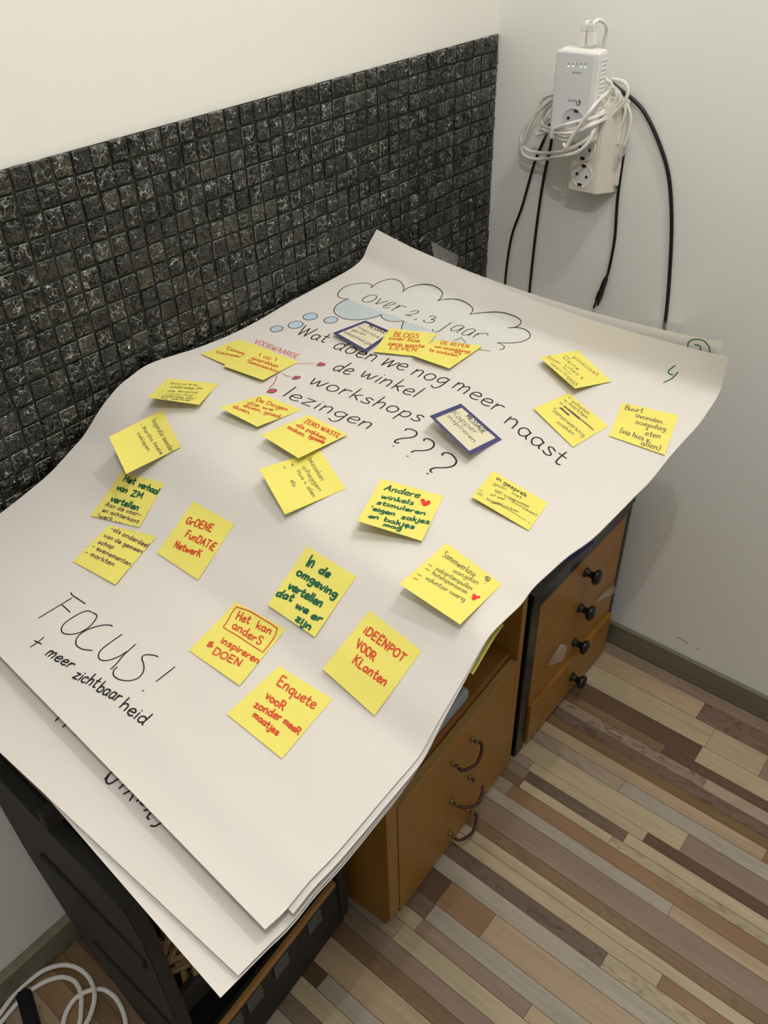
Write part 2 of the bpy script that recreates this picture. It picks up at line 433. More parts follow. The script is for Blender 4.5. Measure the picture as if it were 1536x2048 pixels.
struct(prism('trim_2', [(0, zb - 0.001), (-1.436, zb - 0.011), (-1.436, 1.287), (0, 1.2975)], 1, 0.0045, 0.0075, M['grout'], bev=0), 'grout bed behind the glass mosaic')

# ------------------------------------------------------------------ black-framed drawer chest
ch = thing('drawer_chest', (-0.2405, -0.21, 0), 'low chest of four golden wood drawers in a black frame, beside the corner', 'chest of drawers')
def loc(o, root):          # parent a mesh built in world space to a thing without moving it
    o.parent = root; o.matrix_parent_inverse = root.matrix_world.inverted(); return o
x0, x1, yf, yb = -0.4445, -0.036, -0.423, -0.03
for lo_, hi_ in (((x0, yf, 0.0), (x0 + 0.034, yf + 0.034, 0.4335)), ((x1 - 0.016, yf, 0.0), (x1, yf + 0.034, 0.4335)), ((x0, yb - 0.03, 0.0), (x0 + 0.034, yb, 0.4555)), ((x1 - 0.03, yb - 0.03, 0.0), (x1, yb, 0.4555))):
    loc(box('frame_post', lo_, hi_, M['black_lac'], bev=0.003), ch)
loc(box('top_rail', (x0, yf, 0.434), (x1, yf + 0.03, 0.4555), M['black_lac'], bev=0.002), ch)
loc(box('top', (x0 - 0.001, yf - 0.004, 0.456), (x1 + 0.001, yb, 0.486), M['black_lac'], bev=0.006, seg=3), ch)
loc(box('side_panel', (x0 + 0.006, yf + 0.034, 0.02), (x0 + 0.02, yb - 0.03, 0.452), M['black_lac']), ch)
loc(box('side_panel', (x1 - 0.02, yf + 0.034, 0.02), (x1 - 0.006, yb - 0.03, 0.452), M['black_lac']), ch)
zs = [(0.019, 0.140, 0.008), (0.1425, 0.2415, 0.0), (0.244, 0.330, 0.0), (0.3325, 0.432, 0.0)]
kx = -0.226
for i, (za, zb_, out) in enumerate(zs):
    lo_x = x0 + 0.0355; hi_x = x1 - 0.0175
    dr = loc(box('drawer', (lo_x, yf + 0.001 - out, za), (hi_x, yf + 0.020 - out, zb_), M['drawer_wood'], bev=0.0012), ch)
    kz = (0.072, 0.181, 0.286, 0.388)[i]
    bm = bmesh.new()
    MM = Matrix.Translation((kx, yf + 0.001 - out, kz)) @ Euler((math.pi / 2, 0, 0)).to_matrix().to_4x4()
    add_lathe(bm, [(0.011, 0), (0.0105, 0.003), (0.0075, 0.006), (0.007, 0.014), (0.010, 0.019), (0.0155, 0.022), (0.017, 0.026), (0.0155, 0.031), (0.009, 0.034), (0.001, 0.035)], MM, 28)
    kb = bm_obj('knob', bm, M['black_lac'], smooth=True); kb.parent = dr; kb.matrix_parent_inverse = Matrix()
    kb['label'] = 'round black knob'

# ------------------------------------------------------------------ beech cabinet with one tall door front
CA = Vector((-0.900, -0.445, 0)); ANG = math.atan2(0.0215, 0.435); CW, CD, CH = 0.4355, 0.415, 0.935
cb = thing('cabinet', CA, 'narrow orange beech cabinet with brown bow handles, left of the black framed drawers', 'cabinet', rz=ANG)
def cpart(o): o.parent = cb; return o
for nm, xa, xb in (('side_panel', 0, 0.029), ('side_panel', CW - 0.018, CW)):
    p = cpart(prism(nm, [(0.012, 0), (0.0, 0.03), (0.0, CH - 0.02), (CD, CH - 0.02), (CD, 0)] if xa == 0 else [(0, 0), (0, CH - 0.02), (CD, CH - 0.02), (CD, 0)], 0, xa, xb, M['beech'], bev=0.0008))
cpart(box('top_board', (-0.004, -0.004, CH - 0.02), (CW + 0.004, CD, CH), M['beech']))
cpart(box('back_board', (0.029, CD - 0.008, 0.03), (CW - 0.018, CD - 0.002, CH - 0.02), M['beech_in'], bev=0))
cpart(box('shelf', (0.0295, 0.016, 0.330), (CW - 0.0185, CD - 0.009, 0.363), M['beech_in']))
cpart(box('shelf', (0.0295, 0.016, 0.640), (CW - 0.0185, CD - 0.009, 0.660), M['beech_in']))
door = cpart(box('door', (0.0305, -0.001, 0.012), (CW - 0.0195, 0.0145, 0.345), M['beech'], bev=0.0012))
cpart(box('edge_band', (0.0305, -0.0014, 0.343), (CW - 0.0195, 0.0142, 0.3462), M['beech_edge'], bev=0.0004))
def post(bm, u, z):
    add_lathe(bm, [(0.0052, 0), (0.0052, 0.002), (0.0036, 0.004), (0.0034, 0.010), (0.0044, 0.011), (0.0044, 0.014), (0.002, 0.016)], Matrix.Translation((u, -0.001, z)) @ Euler((math.pi / 2, 0, 0)).to_matrix().to_4x4(), 14)
def handle(z, kind):
    bm = bmesh.new()
    ua, ub = 0.1925, 0.2565
    if kind == 0:
        P = [(ua, -0.012, z), (ua - 0.002, -0.022, z - 0.001), (0.204, -0.030, z - 0.005), (0.2245, -0.0345, z - 0.008), (0.245, -0.030, z - 0.005), (ub + 0.002, -0.022, z - 0.001), (ub, -0.012, z)]
    else:
        P = [(ua, -0.012, z), (ua + 0.002, -0.023, z - 0.002), (0.208, -0.037, z - 0.006), (0.224, -0.043, z - 0.006), (0.240, -0.041, z + 0.002), (0.250, -0.036, z + 0.010)]
    add_tube(bm, catmull(P, 8), 0.0032, 10)
    h = bm_obj('handle', bm, M['bow'], door, True)
    for u in (ua, ub):
        bm = bmesh.new(); post(bm, u, z); bm_obj('handle_post', bm, M['brass'], door, True)['label'] = 'small brass handle post'
handle(0.283, 0); handle(0.166, 1); handle(0.057, 0)
# tray on the shelf
bm = bmesh.new()
C4, S4 = math.cos(ANG), math.sin(ANG)
tr = thing('storage_box', CA + Vector((C4 * 0.16 - S4 * 0.1, S4 * 0.16 + C4 * 0.1, 0.3632)), 'shallow blue grey plastic box on the open shelf of the beech cabinet', 'box', rz=ANG)
add_box(bm, (-0.115, -0.082, 0.0), (0.118, 0.10, 0.026), 0.011, 4); bm_obj('body', bm, M['box_grey'], tr, True)
bm = bmesh.new(); add_box(bm, (-0.103, -0.071, 0.0245), (0.106, 0.09, 0.0285), 0.0018, 2); bm_obj('lid', bm, M['box_dark'], tr)

# ------------------------------------------------------------------ black wooden rack at the near end
rk = thing('display_rack', (-1.11, -0.19, 0), 'black stained rough wooden bin rack under the near end of the paper', 'rack')
sp = [(-0.205, 0.0), (-0.372, 0.0), (-0.378, 0.03), (-0.378, 0.50), (-0.36, 0.56), (-0.20, 0.575), (-0.005, 0.60), (-0.010, 0.50), (-0.030, 0.33), (-0.075, 0.19), (-0.14, 0.085)]
lp = loc(prism('side_panel', sp, 0, -1.287, -1.266, M['black_wood'], bev=0.002), rk)
for j, (ya, za, yb2, zb2) in enumerate(((-0.33, 0.05, -0.12, 0.50), (-0.30, 0.02, -0.07, 0.42))):
    pass
sp2 = [(-0.20, 0.0), (-0.345, 0.0), (-0.372, 0.02), (-0.378, 0.06), (-0.378, 0.50), (-0.36, 0.56), (-0.20, 0.575), (-0.01, 0.58), (-0.01, 0.06)]
loc(prism('side_panel', sp2, 0, -0.957, -0.934, M['black_wood'], bev=0.002), rk)
loc(box('back_board', (-1.265, -0.035, 0.10), (-0.958, -0.02, 0.56), M['black_wood']), rk)
loc(box('shelf', (-1.265, -0.337, 0.205), (-0.958, -0.036, 0.222), M['black_wood']), rk)
loc(box('shelf', (-1.265, -0.37, 0.035), (-0.958, -0.036, 0.05), M['black_wood']), rk)
loc(box('top_board', (-1.268, -0.205, 0.602), (-0.955, -0.008, 0.620), M['brown_wood'], bev=0.003), rk)
loc(box('top_rail', (-1.29, -0.222, 0.592), (-0.935, -0.206, 0.624), M['black_wood'], bev=0.003), rk)
loc(box('divider', (-1.265, -0.350, 0.19), (-0.958, -0.338, 0.250), M['black_wood'], bev=0.002), rk)
fr = loc(box('front_board', (-1.265, -0.374, 0.012), (-0.945, -0.360, 0.166), M['black_wood'], bev=0.002), rk)
bm = bmesh.new(); add_box(bm, (-1.268, -0.381, 0.166), (-0.962, -0.370, 0.178), 0.004, 3)
loc(bm_obj('edge_strip', bm, M['strip_wood']), rk)['label'] = 'light brown wooden strip along the front lip'
for xa in (-1.02, -1.105, -1.168, -1.215):
    loc(box('price_tag', (xa - 0.017, -0.377, 0.110), (xa + 0.017, -0.3745, 0.150), M['slate'], bev=0.001), rk)['label'] = 'grey slate tag'
# plank gaps on the visible left side
for za, zb2 in ((0.41, 0.43), (0.20, 0.215)):
    loc(box('batten', (-1.294, -0.36, za), (-1.2872, -0.12 if za > 0.3 else -0.16, zb2), M['black_wood'], bev=0.002), rk)
for o in list(rk.children):
    if o.name.split('.')[0] in ('front_board', 'edge_strip', 'price_tag'):
        for v in o.data.vertices: v.co.y -= (-0.962 - v.co.x) * 0.07
# loose sticks in the back bin
def stick(name, label):
    bm = bmesh.new(); add_box(bm, (-0.028, -0.0042, -0.003), (0.028, 0.0042, 0.003), 0.0012, 2)
    for v in bm.verts: v.co.y *= 1 - 6 * max(0, v.co.x)
    o = bm_obj(name, bm, M['stick']); return tag(o, label, 'stick', 'loose wooden sticks in the black rack')
s0 = stick('wooden_stick', 'loose pale wooden stick heaped in the back bin of the black rack')
for k in range(26):
    o = s0 if k == 0 else s0.copy()
    if k: col.objects.link(o)
    lay = k // 9
    o.location = (-1.232 + 0.016 * (k % 3) + random.uniform(-0.006, 0.006), -0.318 + 0.028 * ((k // 3) % 3) + random.uniform(-0.008, 0.008), 0.228 + 0.0085 * lay)
    o.rotation_euler = (random.uniform(-0.3, 0.3), random.uniform(-0.2, 0.2), math.radians(random.choice((35, 60, 75, 100, 120, -30))) + random.uniform(-0.15, 0.15))

# ------------------------------------------------------------------ flip chart sheets
Lpx = [(753.5, 458.7), (736, 491), (724, 518), (697, 540), (634, 575), (576, 606), (517, 641), (458.6, 670.5), (400, 694), (382.6, 700), (302, 726), (261.5, 752.5), (233, 777), (201, 817), (168.6, 869.5), (140.4, 901.8), (100, 946), (50, 988), (0, 1027)]
Rpx = [(1458, 714.7), (1449.7, 749), (1438.8, 785.8), (1418.7, 818.6), (1396.9, 849.6), (1364, 886), (1335, 919), (1300, 963), (1271.7, 991), (1223.7, 1040), (1184, 1078.5), (1138, 1111), (1105, 1140), (1067.5, 1175), (1044, 1207), (1016, 1234), (982, 1268), (961.6, 1299), (947.5, 1323), (927, 1359), (897, 1409), (874, 1448), (848, 1497), (829, 1524.5), (780, 1581), (677, 1702), (619, 1762.5), (571, 1821), (530, 1859)]
YL, YR = -0.012, -0.640
LC = [on_plane(p[0], p[1], 1, YL) for p in Lpx] + [Vector((-1.19, YL, 0.896)), Vector((-1.245, YL, 0.886))]
RC = [on_plane(p[0], p[1], 1, YR) for p in Rpx]
def resample(P):
    P = np.array([tuple(p) for p in catmull(P, 4)])
    s = np.r_[0, np.cumsum(np.linalg.norm(np.diff(P, axis=0), axis=1))]
    return P, s / s[-1], s[-1]
LP, Ls, Ll = resample(LC); RP, Rs, Rl = resample(RC)
def curve(P, S, s):
    if s < 0: return P[0] + (P[0] - P[4]) * (-s / S[4])
    if s > 1: return P[-1] + (P[-1] - P[-6]) * ((s - 1) / (1 - S[-6]))
    return np.array([np.interp(s, S, P[:, k]) for k in range(3)])
# pair up the two edges so that the folds meet: match by arc length
def sheet(name, s0, s1, t0, t1, dz, drop, label, ns=110, nt=40, t1f=0.975, s1k=0.0):
    def base(s, t):
        a = curve(LP, Ls, s); b = curve(RP, Rs, s); p = a + (b - a) * t
        q = min(1, max(0, 1 - s / 0.25)); p[2] -= 0.021 * q * q * (3 - 2 * q) * 4 * t * (1 - t)
        return p
    V = []
    for i in range(ns + 1):
        for j in range(nt + 1):
            sa = s0 * (j / nt) if s0 < 0 else s0
            s = sa + (s1 + s1k * (1 - j / nt) - sa) * i / ns
            g = min(1, max(0, (s - 0.62) / 0.22)); te = t1f + (t1 - t1f) * g * g * (3 - 2 * g)
            t = t0 + (te - t0) * j / nt
            p = base(s, t)
            if dz:
                ds = base(s + 0.012, t) - base(s - 0.012, t); dt = base(s, t + 0.02) - base(s, t - 0.02)
                nn = np.cross(ds, dt); nn /= np.linalg.norm(nn)
                p = p + nn * dz
            k = min(1, max(0, (s - 0.62) / 0.38)); k = k * k * (3 - 2 * k)
            V.append((p[0], p[1], p[2] - drop * k))
    F = [(i * (nt + 1) + j, i * (nt + 1) + j + 1, (i + 1) * (nt + 1) + j + 1, (i + 1) * (nt + 1) + j) for i in range(ns) for j in range(nt)]
    o = raw_obj(name, V, F, M['paper'], None, True)
    if sum(p.normal.z for p in o.data.polygons) < 0: o.data.flip_normals()
    so = o.modifiers.new('thickness', 'SOLIDIFY'); so.thickness = 0.0003; so.offset = -1
    es = o.modifiers.new('crisp edges', 'EDGE_SPLIT'); es.split_angle = 0.9
    tag(o, label, 'paper sheet')
    return o, BVHTree.FromPolygons([Vector(v) for v in V], F)
SA, BA = sheet('flip_chart_sheet', 0, 1, 0, 1, 0, 0, 'top flip chart sheet with the cloud heading and sticky notes', t1f=1.0)
SB, BB = sheet('flip_chart_sheet', 0.004, 0.972, 0.004, 1.008, -0.003, 0.002, 'blank flip chart sheet peeking out along the right side of the top sheet', t1f=0.999)
SC, BC = sheet('flip_chart_sheet', -0.016, 1.036, 0.0, 1.006, -0.007, 0.012, 'flip chart sheet with a green circled number and cut-off black words, under the top sheet', s1k=0.05)
SD, BD = sheet('flip_chart_sheet', 0.004, 1.056, 0.0, 1.006, -0.011, 0.014, 'lowest flip chart sheet, its near corner sticking out furthest')

def hitA(px, py, bvh=None):
    h = (bvh or BA).ray_cast(CAM, ray(px, py))
    return (h[0], h[1]) if h[0] is not None else None

# ------------------------------------------------------------------ handwriting
def G(s):
    wd, st = s.split('|'); return float(wd) / 100, [[(float(a) / 100, float(b) / 100) for a, b in (q.split(',') for q in t.split())] for t in st.split(';')]
FONT = {k: G(v) for k, v in {
 'a': '52|45,46 30,56 12,48 5,28 12,6 26,1 42,20 46,52;46,52 44,14 52,2', 'b': '48|8,100 7,50 8,4;8,35 25,55 44,45 46,20 32,2 8,6', 'c': '44|44,46 28,56 8,42 6,16 24,0 44,10',
 'd': '54|44,44 28,55 8,42 6,14 22,1 42,20;48,100 45,40 44,8 52,2', 'e': '46|6,28 28,30 42,38 36,53 22,56 6,38 8,10 26,0 46,10', 'f': '36|40,94 26,98 18,80 16,0;4,52 36,54',
 'g': '50|44,46 28,56 8,44 6,22 22,8 42,26;46,54 44,-16 28,-40 6,-28', 'h': '50|8,100 8,50 8,0;8,32 26,56 42,44 44,0', 'i': '14|8,54 8,0;8,74 9,76', 'j': '22|16,54 15,-20 2,-38 -8,-28;16,74 17,76',
 'k': '46|8,100 8,0;40,54 8,24;18,31 44,0', 'l': '16|8,100 8,50 8,0', 'm': '68|6,54 6,0;6,34 20,56 32,46 32,0;32,34 48,56 60,46 60,0', 'n': '50|6,54 6,0;6,34 24,56 40,46 42,0',
 'o': '52|26,56 8,46 5,16 24,0 44,12 46,42 26,56', 'p': '50|8,54 6,-40;8,40 26,56 44,42 42,14 26,2 8,10', 'q': '50|44,46 28,56 8,44 6,18 24,2 42,20;46,54 44,-40', 'r': '38|6,54 6,0;6,30 20,52 38,52',
 's': '44|40,48 24,56 10,46 20,32 36,22 36,8 20,0 4,8', 't': '38|18,90 16,40 18,8 28,0 38,6;2,58 36,60', 'u': '48|6,54 6,14 20,0 38,16;42,54 42,0', 'v': '42|4,54 20,0 40,54', 'w': '68|4,54 16,0 33,48;33,48 47,0 66,56',
 'x': '44|4,54 40,0;40,54 4,0', 'y': '46|6,54 22,8;42,54 22,-20 6,-38', 'z': '48|6,54 42,54;42,54 6,2;6,2 46,2',
 'A': '62|4,0 34,100;34,100 58,0;14,36 50,36', 'B': '54|8,0 8,100;8,100 42,92 44,62 10,54;10,54 52,44 50,8 8,0', 'C': '58|54,86 30,100 8,72 8,28 30,0 56,14', 'D': '60|8,0 8,100;8,100 44,90 58,50 42,8 8,0',
 'E': '52|50,100 8,100;8,100 8,0;8,0 50,0;8,52 42,52', 'F': '52|50,100 8,100;8,100 8,0;8,52 42,52', 'G': '60|56,84 32,100 8,74 8,26 32,0 56,20 56,46;56,46 36,46', 'H': '60|8,100 8,0;54,100 54,0;8,50 54,50',
 'I': '14|8,100 8,0', 'K': '56|8,100 8,0;50,100 8,46;20,58 54,0', 'L': '50|8,100 8,0;8,0 48,0', 'M': '70|6,0 10,100;10,100 34,30;34,30 60,100;60,100 64,0', 'N': '60|8,0 8,100;8,100 52,0;52,0 54,100',
 'O': '62|32,100 8,78 8,24 32,0 58,24 56,78 32,100', 'P': '54|8,0 8,100;8,100 44,96 52,74 42,52 8,46', 'R': '58|8,0 8,100;8,100 44,96 52,76 42,54 8,46;24,48 56,0', 'S': '52|50,88 30,100 10,84 18,62 44,44 48,16 26,0 6,12',
 'T': '60|2,100 58,100;30,100 30,0', 'U': '56|6,100 6,26 28,0 50,24 52,100', 'V': '54|4,100 28,0;28,0 52,100', 'W': '84|4,100 22,0;22,0 42,84;42,84 58,0;58,0 82,100', 'Z': '58|6,100 54,100;54,100 4,2;4,2 56,2',
 '1': '32|8,78 24,100;24,100 24,0', '2': '52|8,78 26,100 46,84 36,52 4,2;4,2 52,2', '3': '50|8,90 30,100 46,80 24,56 48,34 36,4 6,6', '-': '44|6,38 36,38', '.': '14|6,2 9,0', ',': '14|10,6 4,-12', '!': '16|10,100 8,28;8,2 9,0',
 '+': '50|24,66 24,6;4,36 46,36', '(': '28|24,108 8,60 20,-14', ')': '28|6,108 22,60 8,-14', '/': '38|4,-8 34,104', "'": '14|8,100 6,78', '&': '50|46,2 10,70 24,98 38,76 8,24 22,0 46,34',
 'é': '46|6,28 28,30 42,38 36,53 22,56 6,38 8,10 26,0 46,10;20,68 40,84', 'Ë': '52|50,100 8,100;8,100 8,0;8,0 50,0;8,52 42,52;16,118 18,120;40,118 42,120', '|': '14|8,100 8,0', '~': '46|2,24 12,34 24,20 36,32 46,22'}.items()}

class Ink:
    """collects pen strokes given as picture points, drops each onto a surface and keeps it there as a thin ribbon of ink"""
    def __init__(self, bvhs, lift=0.00035):
        self.b = bvhs if isinstance(bvhs, list) else [bvhs]; self.V = []; self.F = []; self.lift = lift
    def drop(self, px, py):
        d = ray(px, py); best = None
        for b in self.b:
            h = b.ray_cast(CAM, d)
            if h[0] is not None and (best is None or h[3] < best[2]): best = (h[0], h[1], h[3])
        if best is None: return None
        n = best[1] if best[1].dot(d) < 0 else -best[1]
        return best[0] + n * self.lift, n
    def stroke(self, pts, wd, n=5, smooth=True):
        pts = [Vector((p[0], p[1])) for p in pts]
        P = catmull(pts, n) if smooth or len(pts) == 2 else pts
        run = []
        for p in P:
            h = self.drop(p.x, p.y)
            if h is None or (run and (h[0] - run[-1][0]).length > 0.03):
                self._emit(run, wd); run = []
            if h is not None:
                if not run or (h[0] - run[-1][0]).length > 1e-5: run.append(h)
        self._emit(run, wd)
    def _emit(self, run, wd):
        if len(run) == 1:
            p, nn = run[0]; run = [(p - r_ * wd * 0.4, nn), (p + r_ * wd * 0.4, nn)]
        if len(run) < 2: return
        k0 = len(self.V); m_ = len(run)
        tot = []
        for i, (p, nn) in enumerate(run):
            t = run[min(i + 1, m_ - 1)][0] - run[max(i - 1, 0)][0]
            t -= nn * t.dot(nn); t.normalize(); s = nn.cross(t)
            ww = wd * (0.5 if 0 < i < m_ - 1 else 0.42)
            q = p + (t * (-wd * 0.3) if i == 0 else t * (wd * 0.3) if i == m_ - 1 else Vector((0, 0, 0)))
            self.V += [q + s * ww, q - s * ww]
        for i in range(m_ - 1):
            a = k0 + 2 * i; self.F.append((a, a + 1, a + 3, a + 2))
    def fill(self, poly):
        P = catmull(list(poly) + [poly[0]], 5)[:-1]
        c = sum(P, Vector((0, 0))) / len(P); R = 5
        hs = []
        for k in range(R + 1):
            ringp = [self.drop(*(c.lerp(p, k / R))) for p in P] if k else [self.drop(*c)]
            if any(h is None for h in ringp): return
            hs.append([h[0] for h in ringp])
        k0 = len(self.V); self.V.append(hs[0][0]); n = len(P)
        for k in range(1, R + 1): self.V += hs[k]
        for j in range(n): self.F.append((k0, k0 + 1 + j, k0 + 1 + (j + 1) % n))
        for k in range(1, R):
            a = k0 + 1 + (k - 1) * n; b = a + n
            for j in range(n): self.F.append((a + j, b + j, b + (j + 1) % n, a + (j + 1) % n))
    def text(self, fr, s, x0, y0, x1, y1, ux, uy, wd, sp=0.10, jit=0.02):
        adv = 0; items = []
        for ch_ in s:
            if ch_ == ' ': adv += 0.34; continue
            g = FONT[ch_]; items.append((adv, g)); adv += g[0] + sp
        adv -= sp
        for a, g in items:
            jy = random.uniform(-jit, jit); js = 1 + random.uniform(-0.05, 0.05)
            for st in g[1]:
                Q = []
                for (u, v) in st:
                    u = (a + u) / adv; v = v * js + jy
                    Q.append(fr(x0 + (x1 - x0) * u + ux * v, y0 + (y1 - y0) * u + uy * v))
                self.stroke(Q, wd, n=4 if len(st) > 2 else 3)
    def done(self, name, m, parent, label=None):
        if not self.V: return None
        o = raw_obj(name, self.V, self.F, m, parent)
        up = sum((p.normal.z * p.area for p in o.data.polygons))
        for p in o.data.polygons:
            if p.normal.z < 0: p.flip()
        if label: o['label'] = label
        return o

f0 = frame(0, 0, 1)
fA = frame(580, 640, 320 / 1536); fB = frame(660, 550, 200 / 1536); fC = frame(840, 440, 260 / 1536); fD = frame(60, 1170, 310 / 1536)
fE = frame(60, 1380, 310 / 1536); fF = frame(400, 640, 220 / 1536); fG = frame(200, 740, 240 / 1536); fH = frame(140, 930, 220 / 1536)
fI = frame(300, 990, 180 / 1536); fJ = frame(500, 820, 210 / 1536); fK = frame(780, 640, 200 / 1536); fL = frame(840, 790, 180 / 1536)
fM = frame(1060, 690, 180 / 1536); fN = frame(1200, 640, 280 / 1536); fO = frame(930, 930, 180 / 1536); fP = frame(790, 1075, 220 / 1536)
fQ = frame(700, 940, 200 / 1536); fR = frame(520, 1080, 200 / 1536); fS = frame(370, 1190, 210 / 1536); fT = frame(440, 1320, 240 / 1536); fU = frame(630, 1210, 220 / 1536)
f5 = frame(840, 720, 320 / 1536); f2 = frame(400, 440, 600 / 1536)
def st(ink, fr, s, wd, smooth=True):
    for t in s.split(';'):
        ink.stroke([fr(*map(float, q.split(','))) for q in t.split()], wd, smooth=smooth)
def pts(fr, s): return [fr(*map(float, q.split(','))) for q in s.split()]

# the top sheet: cloud, title, list
k = Ink(BA, 0.00012)
cloudpoly = pts(fB, '285,370 180,360 118,320 140,260 240,170 400,135 580,130 640,180 760,110 960,65 1090,110 1130,200 1120,250') + pts(fC, '0,762 80,762 180,780 260,850 230,940 400,935 540,980 620,1050 600,1115 880,1090 1080,1120 1190,1200 1080,1272 1230,1290 1300,1360 1200,1430 910,1455 990,1500 700,1500 400,1430 100,1370') + pts(fB, '1090,830 1130,710 960,715 830,680 780,620 600,680 380,690 200,660 90,590 65,520 130,450')
def area_fill(ink, poly, n=26):
    """fill any outline with small squares of crayon laid on the sheet"""
    xs = [p[0] for p in poly]; ys = [p[1] for p in poly]
    step = 3.0
    def inside(x, y):
        c = False; j = len(poly) - 1
        for i in range(len(poly)):
            if (poly[i][1] > y) != (poly[j][1] > y) and x < (poly[j][0] - poly[i][0]) * (y - poly[i][1]) / (poly[j][1] - poly[i][1]) + poly[i][0]: c = not c
            j = i
        return c
    nx = int((max(xs) - min(xs)) / step) + 1; ny = int((max(ys) - min(ys)) / step) + 1
    idx = {}
    def vert(i, j):
        if (i, j) not in idx:
            h = ink.drop(min(xs) + i * step, min(ys) + j * step)
            if h is None: return None
            idx[(i, j)] = len(ink.V); ink.V.append(h[0])
        return idx[(i, j)]
    for i in range(nx):
        for j in range(ny):
            if inside(min(xs) + (i + 0.5) * step, min(ys) + (j + 0.5) * step):
                q = [vert(i, j), vert(i + 1, j), vert(i + 1, j + 1), vert(i, j + 1)]
                if None not in q: ink.F.append(tuple(q))
area_fill(k, cloudpoly); k.done('cloud_shading', M['cloud_fill'], SA, 'very pale blue crayon shading in the cloud')
k = Ink(BA, 0.00020)
area_fill(k, pts(fB, '290,375 400,410 520,470 700,540 860,590 1000,620 1100,670 1130,705 960,712 840,680 785,618 600,678 380,688 200,655 95,585 72,520 150,440'))
area_fill(k, pts(fB, '1140,715 1260,745 1400,790 1536,840 1536,865 1300,850 1100,830'))
k.done('cloud_shading', M['cloud_blue'], SA, 'light blue crayon shading along the lower cloud')
k = Ink(BA, 0.00030)
st(k, fB, '285,370 230,368 150,350 118,315 140,255 230,180 340,145 460,128 570,128 625,148 655,185;622,200 700,140 800,95 900,68 980,65 1060,90 1115,145 1132,200 1128,250;1105,265 1180,210 1300,165 1420,145 1536,148', 0.0015)
st(k, fC, '0,765 60,760 130,768 200,795 255,840 265,880 240,930 208,958;205,955 300,938 400,935 500,955 580,1000 622,1045 618,1085 592,1118;590,1115 720,1098 860,1088 980,1095 1090,1125 1170,1165 1195,1205 1170,1245 1110,1270 1040,1275;1040,1275 1140,1272 1230,1290 1290,1330 1302,1375 1270,1410 1190,1440 1060,1455 910,1452;910,1452 960,1468 995,1498 980,1525 940,1536', 0.0015)
st(k, fB, '285,370 200,400 120,450 70,510 62,560 90,605 170,655 270,685 380,692 500,685 640,662 740,632 785,612;780,612 800,655 850,690 920,712 1000,718 1080,712 1138,708;1135,708 1110,770 1095,835', 0.0016)
st(k, fK, '970,318 1040,300 1095,275;1095,275 1165,352;672,318 696,328;1375,455 1450,468 1536,475', 0.0014)
k.done('cloud_outline', M['ink_black'], SA)
k = Ink(BA, 0.00022)
bub = [(620.7, 633.4, 14.5, 6.8), (661.7, 640.4, 14, 6.3), (591.4, 649.8, 15, 7.2), (553.5, 658, 12.6, 6.0)]
for (cx, cy, rx, ry) in bub:
    k.fill([(cx + rx * math.cos(a), cy + ry * math.sin(a) - 0.10 * rx * math.cos(a)) for a in (i * math.pi / 5 for i in range(10))])
k.done('bubble_shading', M['blue_fill'], SA, 'light blue thought bubbles')
k = Ink(BA, 0.00034)
for (cx, cy, rx, ry) in bub:
    k.stroke([(cx + rx * math.cos(a), cy + ry * math.sin(a) - 0.10 * rx * math.cos(a)) for a in (i * math.pi / 6 for i in range(13))], 0.0013)
k.done('bubble_outline', M['ink_black'], SA)
k = Ink(BA, 0.00034)
st(k, fB, '720,330 690,314 620,312 540,345 497,385 512,412 570,418 640,405 700,370 720,335;778,362 735,415 702,447 800,425 888,402;845,472 930,465 1000,442 990,425 930,428 860,460 822,492 850,510 920,500;1072,462 1010,505 945,547;1000,515 1080,482 1130,478 1172,500;1240,572 1290,552 1345,550 1362,566 1330,590 1260,608 1158,620;1158,620 1200,622 1252,640;1325,670 1320,686 1288,694', 0.0016)
st(k, fC, '110,1142 150,1135 184,1145 178,1160 130,1178 166,1180 168,1196 130,1214 70,1212 44,1195 52,1184;372,1213 300,1262 220,1315 172,1322 146,1306 152,1294;402,1193 406,1195;522,1272 500,1250 440,1250 380,1278 362,1304 385,1312 450,1300 505,1276;520,1272 470,1305 432,1334;657,1308 630,1290 580,1292 520,1322 495,1350 520,1362 580,1350 640,1320;657,1308 610,1342 568,1370;692,1338 622,1390;655,1362 720,1342 770,1340 802,1352 798,1364', 0.0016)
k.done('cloud_lettering', M['ink_black'], SA)
k = Ink(BA, 0.00034); W_ = 0.0021
k.text(f0, 'Wat', 590, 668, 648, 686, 20, -17, W_)
k.text(f0, 'doen', 663, 696, 745, 724, 26, -20, W_)
st(k, fB, '905,1283 845,1335 788,1388;788,1388 880,1350 985,1313;985,1313 935,1360 882,1417;882,1417 980,1380 1072,1348', W_)
k.text(f0, 'e', 789, 735, 806, 742, 26, -20, W_)
k.text(f0, 'nog', 819.5, 748.5, 887, 770.5, 26, -20, W_)
k.text(f0, 'meer', 901.5, 775, 996, 825, 25, -20, W_)
k.text(f0, 'naast', 1006.5, 844, 1119, 931, 25, -23, W_ * 1.1)
k.text(f0, 'de', 662, 740, 697, 750, 25, -18, W_)
k.text(f0, 'winkel', 717, 751, 829, 795.5, 25, -18, W_)
k.text(f0, 'workshops', 615, 766, 837, 845, 25, -18, W_)
k.text(f0, 'lezingen', 562.6, 791.5, 736, 859, 25, -18, W_)
st(k, fA, '1105,1062 1125,1047 1170,1052 1214,1076 1208,1110 1160,1130 1080,1138 1022,1152 1004,1172 1018,1182 1045,1178;990,1212 996,1212;1285,1162 1290,1146 1325,1142 1374,1170 1380,1210 1340,1244 1270,1256 1200,1256 1165,1272;1124,1310 1132,1310', W_ * 1.1)
